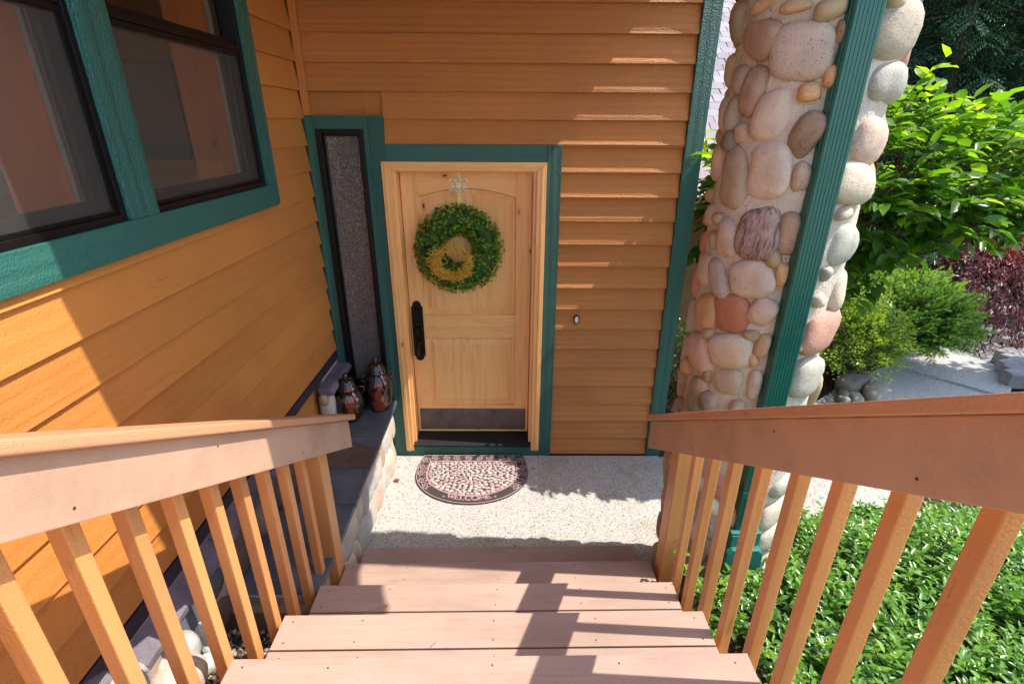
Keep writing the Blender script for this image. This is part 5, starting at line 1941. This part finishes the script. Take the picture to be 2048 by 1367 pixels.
    for q in range(8):
        lo = leaves("leaf", [(0, 0, 0)], [(1, 0, 0)], [(0, 0, 1)], [1.0], [0.52], LEAF8, ML['camellia'], None, np.array([q / 7.0]))
        protos.append(lo.data)
        bpy.data.objects.remove(lo)
    for i in pick:
        d = Vector(D[i]).normalized()
        b_ = Vector(N[i]).cross(d).normalized()
        nn = d.cross(b_)
        ob = bpy.data.objects.new("leaf", protos[int(round(Rd[i] * 7))])
        COL.objects.link(ob)
        ob.parent = t
        mw = Matrix((d, b_, nn)).transposed().to_4x4()
        ob.matrix_local = Matrix.Translation(Vector(P[i]) - wloc(t)) @ mw @ Matrix.Diagonal((L[i], L[i] * W[i] / L[i] / 0.52, L[i], 1))
    return t


camellia()


def mound(name, label, cat, c, rad, n, lf, asp, mat, tmpl, up=0.4, hollow=0.7, twigs=80, droop=0.0, bright=(0.3, 0.6), group=None, floor=0.0, noise_k=2.5, lump=0.22):
    """A rounded shrub: leaves in an uneven shell on twigs."""
    t = thing(name, label, cat, (c[0], c[1], floor), group)
    u_ = unit(rg.normal(size=(n, 3)))
    u_[:, 2] = np.abs(u_[:, 2]) * 1.0 - 0.35 * rg.random(n)
    u_ = unit(u_)
    lumpv = np.array([mnoise.noise(Vector(q * noise_k) + Vector(c)) for q in u_])
    rr_ = (hollow + (1 - hollow) * rg.random(n) ** 0.5) * (1 + lump * lumpv * 1.6)
    P = np.array(c) + u_ * np.array(rad) * rr_[:, None]
    P[:, 2] = np.maximum(P[:, 2], floor + 0.03)
    D = u_ + rg.normal(size=(n, 3)) * 0.55 + np.array([0, 0, up - droop])
    N = u_ * 0.6 + rg.normal(size=(n, 3)) * 0.5 + np.array([0, 0, 0.8])
    L = lf * rg.uniform(0.7, 1.25, n)
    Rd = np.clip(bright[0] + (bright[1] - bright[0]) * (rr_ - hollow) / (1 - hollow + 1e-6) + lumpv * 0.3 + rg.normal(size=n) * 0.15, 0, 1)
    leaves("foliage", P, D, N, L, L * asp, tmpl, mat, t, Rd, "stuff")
    b = MB()
    for i in range(twigs):
        e = Vector(P[i])
        s0 = Vector((c[0] + rg.normal() * .05, c[1] + rg.normal() * .05, floor))
        b.tube([s0, s0.lerp(e, 0.5) + Vector((rg.normal() * .04, rg.normal() * .04, .04)), e], [0.010, 0.006, 0.002], 4, False)
    b.build("branches", M['bark'], t, kind="stuff")
    return t


def shoot_arrays(P, D, L, k_, nl, Rd):
    """Bottle-brush shoots: needles round each axis."""
    PP, DD, NN, LL, WW, RR = [], [], [], [], [], []
    n = len(P)
    D = unit(D)
    a1 = unit(np.cross(D, rg.normal(size=(n, 3))))
    a2 = np.cross(D, a1)
    for q in range(k_):
        f = (q + rg.random(n)) / k_
        an = q * 2.4 + rg.random(n)
        out = a1 * np.cos(an)[:, None] + a2 * np.sin(an)[:, None]
        PP.append(P + D * (L * f)[:, None])
        DD.append(out + D * 0.9)
        NN.append(D - out * 0.2)
        LL.append(nl * rg.uniform(.7, 1.1, n))
        WW.append(nl * 0.24 * np.ones(n))
        RR.append(np.clip(Rd + 0.25 * f - 0.1, 0, 1))
    return [np.concatenate(x) for x in (PP, DD, NN, LL, WW, RR)]


def spruce():
    t = thing("dwarf_spruce", "bushy dwarf spruce with bright green new tips leaning over the concrete path", "shrub", (5.0, 1.85, 0))
    C0 = np.array([4.84, 1.86, 0.48])
    Ps, Ds, Ls, Rs = [], [], [], []
    br = MB()
    for i in range(420):
        u_ = unit(rg.normal(size=3))
        u_[2] = abs(u_[2]) - 0.38 * rg.random()
        u_ = unit(u_)
        ext = np.array([0.70, 0.68, 0.64]) * rg.uniform(0.84, 1.0) * (1 + 0.14 * mnoise.noise(Vector(u_ * 2.2)))
        tip = C0 + u_ * ext
        tip[2] = max(0.06, tip[2])
        st = C0 * np.array([1, 1, 0.6]) + u_ * ext * 0.25
        br.tube([tuple(st), tuple((st + tip) / 2 + np.array([0, 0, .05])), tuple(tip)], [0.008, 0.005, 0.003], 4, False)
        m_ = 15
        for q in range(m_):
            f = 0.35 + 0.65 * q / (m_ - 1)
            p = st + (tip - st) * f + np.array([0, 0, 0.20 * f * (1 - f)])
            sd = unit(np.cross(u_, np.array([0, 0, 1.0])) + 1e-3) * (1 if q % 2 else -1)
            d = u_ * 0.8 + sd * (0.8 if q < m_ - 1 else 0.0) + rg.normal(size=3) * 0.22 + np.array([0, 0, -.05])
            Ps.append(p)
            Ds.append(d)
            Ls.append(rg.uniform(0.05, 0.09))
            hi = np.clip((p[2] - 0.2) / 1.0, 0, 1)
            Rs.append(np.clip(0.12 + 0.55 * f * f + 0.25 * hi + rg.normal() * .1, 0, 1))
    arr = shoot_arrays(np.array(Ps), np.array(Ds), np.array(Ls), 26, 0.025, np.array(Rs))
    leaves("foliage", *arr[:5], NEEDLE, ML['spruce'], t, arr[5], "stuff")
    br.build("branches", M['bark'], t, kind="stuff")


spruce()
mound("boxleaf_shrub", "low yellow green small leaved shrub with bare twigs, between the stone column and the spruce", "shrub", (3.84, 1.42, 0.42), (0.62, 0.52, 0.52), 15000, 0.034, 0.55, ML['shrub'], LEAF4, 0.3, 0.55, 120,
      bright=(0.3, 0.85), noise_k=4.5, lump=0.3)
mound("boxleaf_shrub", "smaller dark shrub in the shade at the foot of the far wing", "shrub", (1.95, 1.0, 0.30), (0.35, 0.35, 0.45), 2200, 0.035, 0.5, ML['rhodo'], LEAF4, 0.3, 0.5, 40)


def rhodo(label, c, rad, nw, bright, rust):
    t = thing("rhododendron", label, "shrub", (c[0], c[1], 0))
    P, D, N, L, W, Rd = [], [], [], [], [], []
    rP = []
    for i in range(nw):
        u_ = unit(rg.normal(size=3))
        u_[2] = abs(u_[2]) - 0.3 * rg.random()
        p = np.array(c) + u_ * np.array(rad) * rg.uniform(.55, 1.05)
        p[2] = max(p[2], 0.08)
        ax = unit(u_ + np.array([0, 0, .5]) + rg.normal(size=3) * .25)
        a1 = unit(np.cross(ax, rg.normal(size=3)))
        a2 = np.cross(ax, a1)
        rv = np.clip(bright + rg.normal() * .2, 0, 1)
        for q in range(9):
            a = q * 2 * math.pi / 9 + rg.uniform(-.2, .2)
            o = a1 * math.cos(a) + a2 * math.sin(a)
            P.append(p)
            D.append(o + ax * rg.uniform(-.25, .45))
            N.append(ax)
            l = rg.uniform(.085, .13)
            L.append(l)
            W.append(l * .30)
            Rd.append(np.clip(rv + rg.normal() * .08, 0, 1))
        if rg.random() < rust:
            rP.append(p + ax * 0.03)
    leaves("foliage", np.array(P), np.array(D), np.array(N), np.array(L), np.array(W), LEAF8, ML['rhodo'], t, np.array(Rd), "stuff")
    if rP:
        rP = np.repeat(np.array(rP), 6, 0) + rg.normal(size=(len(rP) * 6, 3)) * .015
        leaves("faded_blossoms", rP, rdir(len(rP)), rdir(len(rP)), np.full(len(rP), .05), np.full(len(rP), .018), LEAF4, ML['rust'], t, None, "stuff")
    b = MB()
    for i in range(14):
        e = Vector(P[i * 9 * (nw // 15)])
        b.tube([(c[0], c[1], 0), e], [0.02, 0.006], 5, False)
    b.build("branches", M['bark'], t, kind="stuff")


rhodo("rhododendron with rusty spent blossoms between the spruce and the purple maple", (6.3, 3.7, 0.80), (0.95, 0.8, 0.95), 330, 0.62, 0.10)
rhodo("dark green rhododendron in deep shade above the spruce", (5.2, 4.1, 0.75), (0.95, 0.8, 0.9), 260, 0.22, 0.0)
rhodo("tall broadleaf shrub under the conifers behind the purple maple", (8.6, 5.6, 1.0), (1.5, 1.0, 1.2), 420, 0.35, 0.03)


def maple():
    t = thing("japanese_maple", "weeping purple red laceleaf maple dome at the edge of the garden", "tree", (7.02, 3.1, 0))
    C0 = np.array([6.75, 2.95, 0.26])
    br = MB()
    br.tube([(7.02, 3.12, 0), (6.98, 3.1, .4), (7.02, 3.1, 0.7)], [0.06, 0.05, 0.04], 8)
    P, D, N, L, W, Rd = [], [], [], [], [], []
    for i in range(620):
        a = rg.uniform(0, 2 * math.pi)
        e = rg.uniform(0.0, 1.0)
        rr_ = rg.uniform(.80, 1.06)
        nz = mnoise.noise(Vector((math.cos(a) * 2, math.sin(a) * 2, e * 3)))
        u_ = np.array([math.cos(a) * math.cos(e * 1.45), math.sin(a) * math.cos(e * 1.45), math.sin(e * 1.45)])
        p = C0 + u_ * np.array([1.20, 1.05, 1.02]) * rr_ * (1 + .16 * nz)
        if i < 130:
            br.tube([(7.02, 3.1, 0.68), tuple(C0 + u_ * np.array([.6, .5, .8])), tuple(p)], [0.014, 0.008, 0.003], 4, False)
        down = np.array([u_[0] * .65, u_[1] * .65, -0.55 - .5 * (1 - e)])
        rv = np.clip(0.35 + 0.40 * e + .35 * nz + rg.normal() * .12, 0, 1)
        for q in range(26):
            c = p + unit(down) * rg.uniform(0, .30) + rg.normal(size=3) * np.array([.05, .05, .035])
            P.append(c)
            D.append(down + rg.normal(size=3) * .45)
            N.append(u_ + rg.normal(size=3) * .4 + np.array([0, 0, .5]))
            l = rg.uniform(.05, .10)
            L.append(l)
            W.append(l * .24)
            Rd.append(np.clip(rv + rg.normal() * .14, 0, 1))
    leaves("crown", np.array(P), np.array(D), np.array(N), np.array(L), np.array(W), LEAF4, ML['maple'], t, np.array(Rd), "stuff")
    br.build("branches", M['bark'], t, kind="stuff")


maple()

# ground cover across the path
n = 9000
px_, py_ = rg.uniform(5.6, 11.5, n), rg.uniform(1.4, 6.0, n)
ok = (py_ > 2.55 + 0.62 * (px_ - 5.9)) | ((px_ > 6.15) & (py_ < 1.35 + .62 * (px_ - 5.7)))
px_, py_ = px_[ok], py_[ok]
n = len(px_)
pz = 0.06 + 0.20 * rg.random(n) + .05 * np.sin(px_ * 6) * np.sin(py_ * 5)
v = leaves("low_groundcover", np.stack([px_, py_, pz], -1), rg.normal(size=(n, 3)) * np.array([1, 1, .35]) + np.array([0, 0, .2]), np.array([0, 0, 1.0]) + rg.normal(size=(n, 3)) * .35,
           rg.uniform(.05, .085, n), rg.uniform(.026, .042, n), LEAF4, ML['vinca'], None, None, "stuff")
# mulch sprinkle under the shrubs beside the column
n = 2600
qx, qy = rg.uniform(1.6, 3.9, n), rg.uniform(0.0, 1.7, n)
v = leaves("bark_mulch", np.stack([qx, qy, np.full(n, -0.005) + .03 * rg.random(n)], -1), rg.normal(size=(n, 3)) * np.array([1, 1, .2]), np.array([0, 0, 1.0]) + rg.normal(size=(n, 3)) * .4,
           rg.uniform(.02, .05, n), rg.uniform(.008, .018, n), LEAF4, M['mulch'], None, None, "stuff")

# unseen tree added right of the picture to put shade on the path
def shade_tree():
    t = thing("unseen_tree", "unseen broadleaf tree added to shade the concrete path", "tree", (7.6, 0.6, 0))
    b = MB()
    b.tube([(7.6, .6, -.05), (7.55, .7, 1.2), (7.5, .9, 2.4)], [.08, .065, .05], 8)
    n_ = 4200
    u_ = unit(rg.normal(size=(n_, 3)))
    lum = np.array([mnoise.noise(Vector(q * 3)) for q in u_])
    Pp = np.array([7.35, 0.98, 3.2]) + u_ * np.array([1.65, .62, .95]) * (rg.random(n_) ** .4 * (1 + .35 * lum))[:, None]
    for i in range(60):
        b.tube([(7.5, .9, 2.3), tuple((np.array([7.5, .9, 2.6]) + Pp[i]) / 2), tuple(Pp[i])], [.02, .012, .004], 5, False)
    b.build("trunk", M['bark'], t)
    l = rg.uniform(.10, .16, n_)
    leaves("crown", Pp, rdir(n_), np.array([0, 0, 1.0]) + rg.normal(size=(n_, 3)) * .5, l, l * .55, LEAF8, ML['camellia'], t, np.clip(.4 + .3 * lum + rg.normal(size=n_) * .15, 0, 1), "stuff")


shade_tree()

M['path_grey'] = mat_stone('path_rock_grey', (0.23, 0.21, 0.17), .3, .35, None, .85)
M['path_river'] = mat_stone('path_rock_pale', (0.36, 0.34, 0.29), .25, .3, None, .85)
# stones by the path
for i, (x, y, z, a, b, c, s, cc, lb) in enumerate(((3.92, 1.12, .08, .20, .12, .12, 3, 'grey', "long grey boulder beside the path, under the yellow green shrub"),
                                                    (4.02, 0.97, .06, .17, .10, .10, 4, 'grey', "second grey boulder at the path, lying in front of the long one"),
                                                    (3.72, 0.98, .03, .07, .05, .05, 5, 'grey', "small broken rock next to the boulders by the path"),
                                                    (3.80, 0.90, .03, .07, .055, .04, 6, 'river', "small pale broken rock at the path edge"),
                                                    (3.66, 0.90, .025, .06, .05, .04, 7, 'grey', "flat little rock on the mulch nearest the column"))):
    an = 0.5 + .3 * i
    o = pebble("path_rock", (x, y, z), [[math.cos(an), math.sin(an), 0], [-math.sin(an), math.cos(an), 0], [0, 0, 1]], [a, b, c], 900 + s, M['path_' + cc], None, 3, 3.2, .26)
    tag(o, lb, "rock", "rocks beside the garden path")
PBM = mat_stone("concrete_block", (0.30, 0.27, 0.25), .2, .4, None, .9)
bl = ["weathered edging block nearest the handrail", "weathered edging block, second from the handrail", "weathered edging block in the middle of the curve", "weathered edging block next to the far end", "weathered edging block at the far end by the timber"]
for i in range(5):
    x, y = 5.62 + 0.10 * i + .02 * (i % 2), 1.20 + .145 * i
    an = 0.75 + .10 * i
    m = MB().box(-.15, .15, -.068, .068, 0, .17)
    o = m.build("edging_block", PBM, None, 0.012, 2)
    o.location = (x + .12, y + .04, 0.0)
    o.rotation_euler = (0.06, -.05 * (i % 3), an - 0.85)
    tag(o, bl[i], "block", "edging blocks along the path")
o = box("edging_timber", -0.55, 0.55, -.05, .05, 0, .10, M['timber'], None, 0.008)
o.location = (6.75, 2.30, 0.0)
o.rotation_euler = (0, 0, 0.55)
tag(o, "brown timber edging across the path from the blocks", "timber")
o = box("edging_timber", -0.8, 0.8, -.04, .04, 0, .07, M['timber'], None, 0.008)
o.location = (6.55, 3.1, 0.0)
o.rotation_euler = (0, 0, 0.62)
tag(o, "low timber edging below the purple maple", "timber")


def conifer(label, x, y, h, spread, seed, first=0.6):
    """Forest conifer: straight trunk, drooping boughs hung with flat sprays."""
    rc = np.random.default_rng(seed)
    t = thing("conifer_tree", label, "tree", (x, y, 0), "tall conifers at the edge of the garden")
    b = MB()
    b.tube([(x, y, -.1), (x + rc.normal() * .06, y + rc.normal() * .06, h * .5), (x, y, h)], [0.03 * h * .55, 0.018 * h * .55, 0.02], 9)
    P, D, N, L, W, Rd = [], [], [], [], [], []
    nb = int(26 * h / 2.2)
    for i in range(nb):
        z = first + (h - first) * (i / nb) ** 1.08
        a = i * 2.399 + rc.uniform(-.3, .3)
        l = spread * (1 - (z / h)) ** 0.8 * rc.uniform(.75, 1.15) + .25
        dr = rc.uniform(.25, .5)
        o = np.array([math.cos(a), math.sin(a), 0])
        s = np.array([-o[1], o[0], 0])
        pts = [np.array([x, y, z]) + o * l * f + np.array([0, 0, -dr * l * f * f + .12 * l * f]) for f in (0, .35, .7, 1)]
        b.tube([tuple(p) for p in pts], [.028, .018, .010, .004], 5, False)
        rv = rc.uniform(.1, .6)
        k_ = int(26 * l)
        for q in range(k_):
            f = rc.uniform(.12, 1)
            p = np.array([x, y, z]) + o * l * f + np.array([0, 0, -dr * l * f * f + .12 * l * f])
            sg = 1 if q % 2 else -1
            ln = l * .34 * (1.15 - f) + .16
            d = unit(s * sg * 1.0 + o * .75 + np.array([0, 0, -.35 - .3 * rc.random()]) + rc.normal(size=3) * .18)
            for w in range(7):
                g = w / 6
                pp = p + d * ln * g + np.array([0, 0, -.10 * g * g])
                for s2 in (-1, 1):
                    P.append(pp)
                    D.append(d * .8 + np.cross(d, [0, 0, 1.0]) * s2 * .85 + np.array([0, 0, -.35]))
                    N.append(np.array([0, 0, 1.0]) + rc.normal(size=3) * .3)
                    L.append(rc.uniform(.07, .13))
                    W.append(rc.uniform(.018, .03))
                    Rd.append(np.clip(rv + .4 * g + rc.normal() * .1, 0, 1))
    leaves("crown", np.array(P), np.array(D), np.array(N), np.array(L), np.array(W), LEAF4, ML['conifer'], t, np.array(Rd), "stuff")
    b.build("trunk", M['bark'], t)


trees = [("tall dark conifer with hanging boughs, nearest behind the leafy shrub", 8.8, 7.4, 10.0, 2.3, 1), ("dark conifer right of the nearest one, cut off by the picture edge", 10.8, 7.2, 11.0, 2.4, 2),
         ("slim shaded conifer behind the stone column's right side", 7.4, 9.0, 11.0, 2.3, 3), ("dense conifer in the second row, deep in shade", 10.0, 10.0, 13.0, 2.7, 4),
         ("broad conifer in the second row toward the right edge", 12.6, 10.0, 13.0, 2.8, 5), ("old conifer in the back row between two nearer trees", 8.8, 12.0, 14.0, 2.9, 6)]
for (lb, x, y, h, s, sd) in trees:
    conifer(lb, x, y, h, s, sd)
# the wood behind them reads as one dark mass
n = 26000
fx = rg.uniform(3, 34, n)
fy = 15 + rg.uniform(-1.5, 2.5, n) - 0.25 * (fx - 14) + 1.2 * np.sin(fx * .9)
fz_ = rg.uniform(0, 15, n)
leaves("distant_woods", np.stack([fx, fy, fz_], -1), rg.normal(size=(n, 3)) + np.array([0, 0, -.9]), np.array([-.4, -1, .5]) + rg.normal(size=(n, 3)) * .6, rg.uniform(.5, 1.1, n), rg.uniform(.22, .5, n), LEAF4, ML['conifer'], None, None, "stuff")
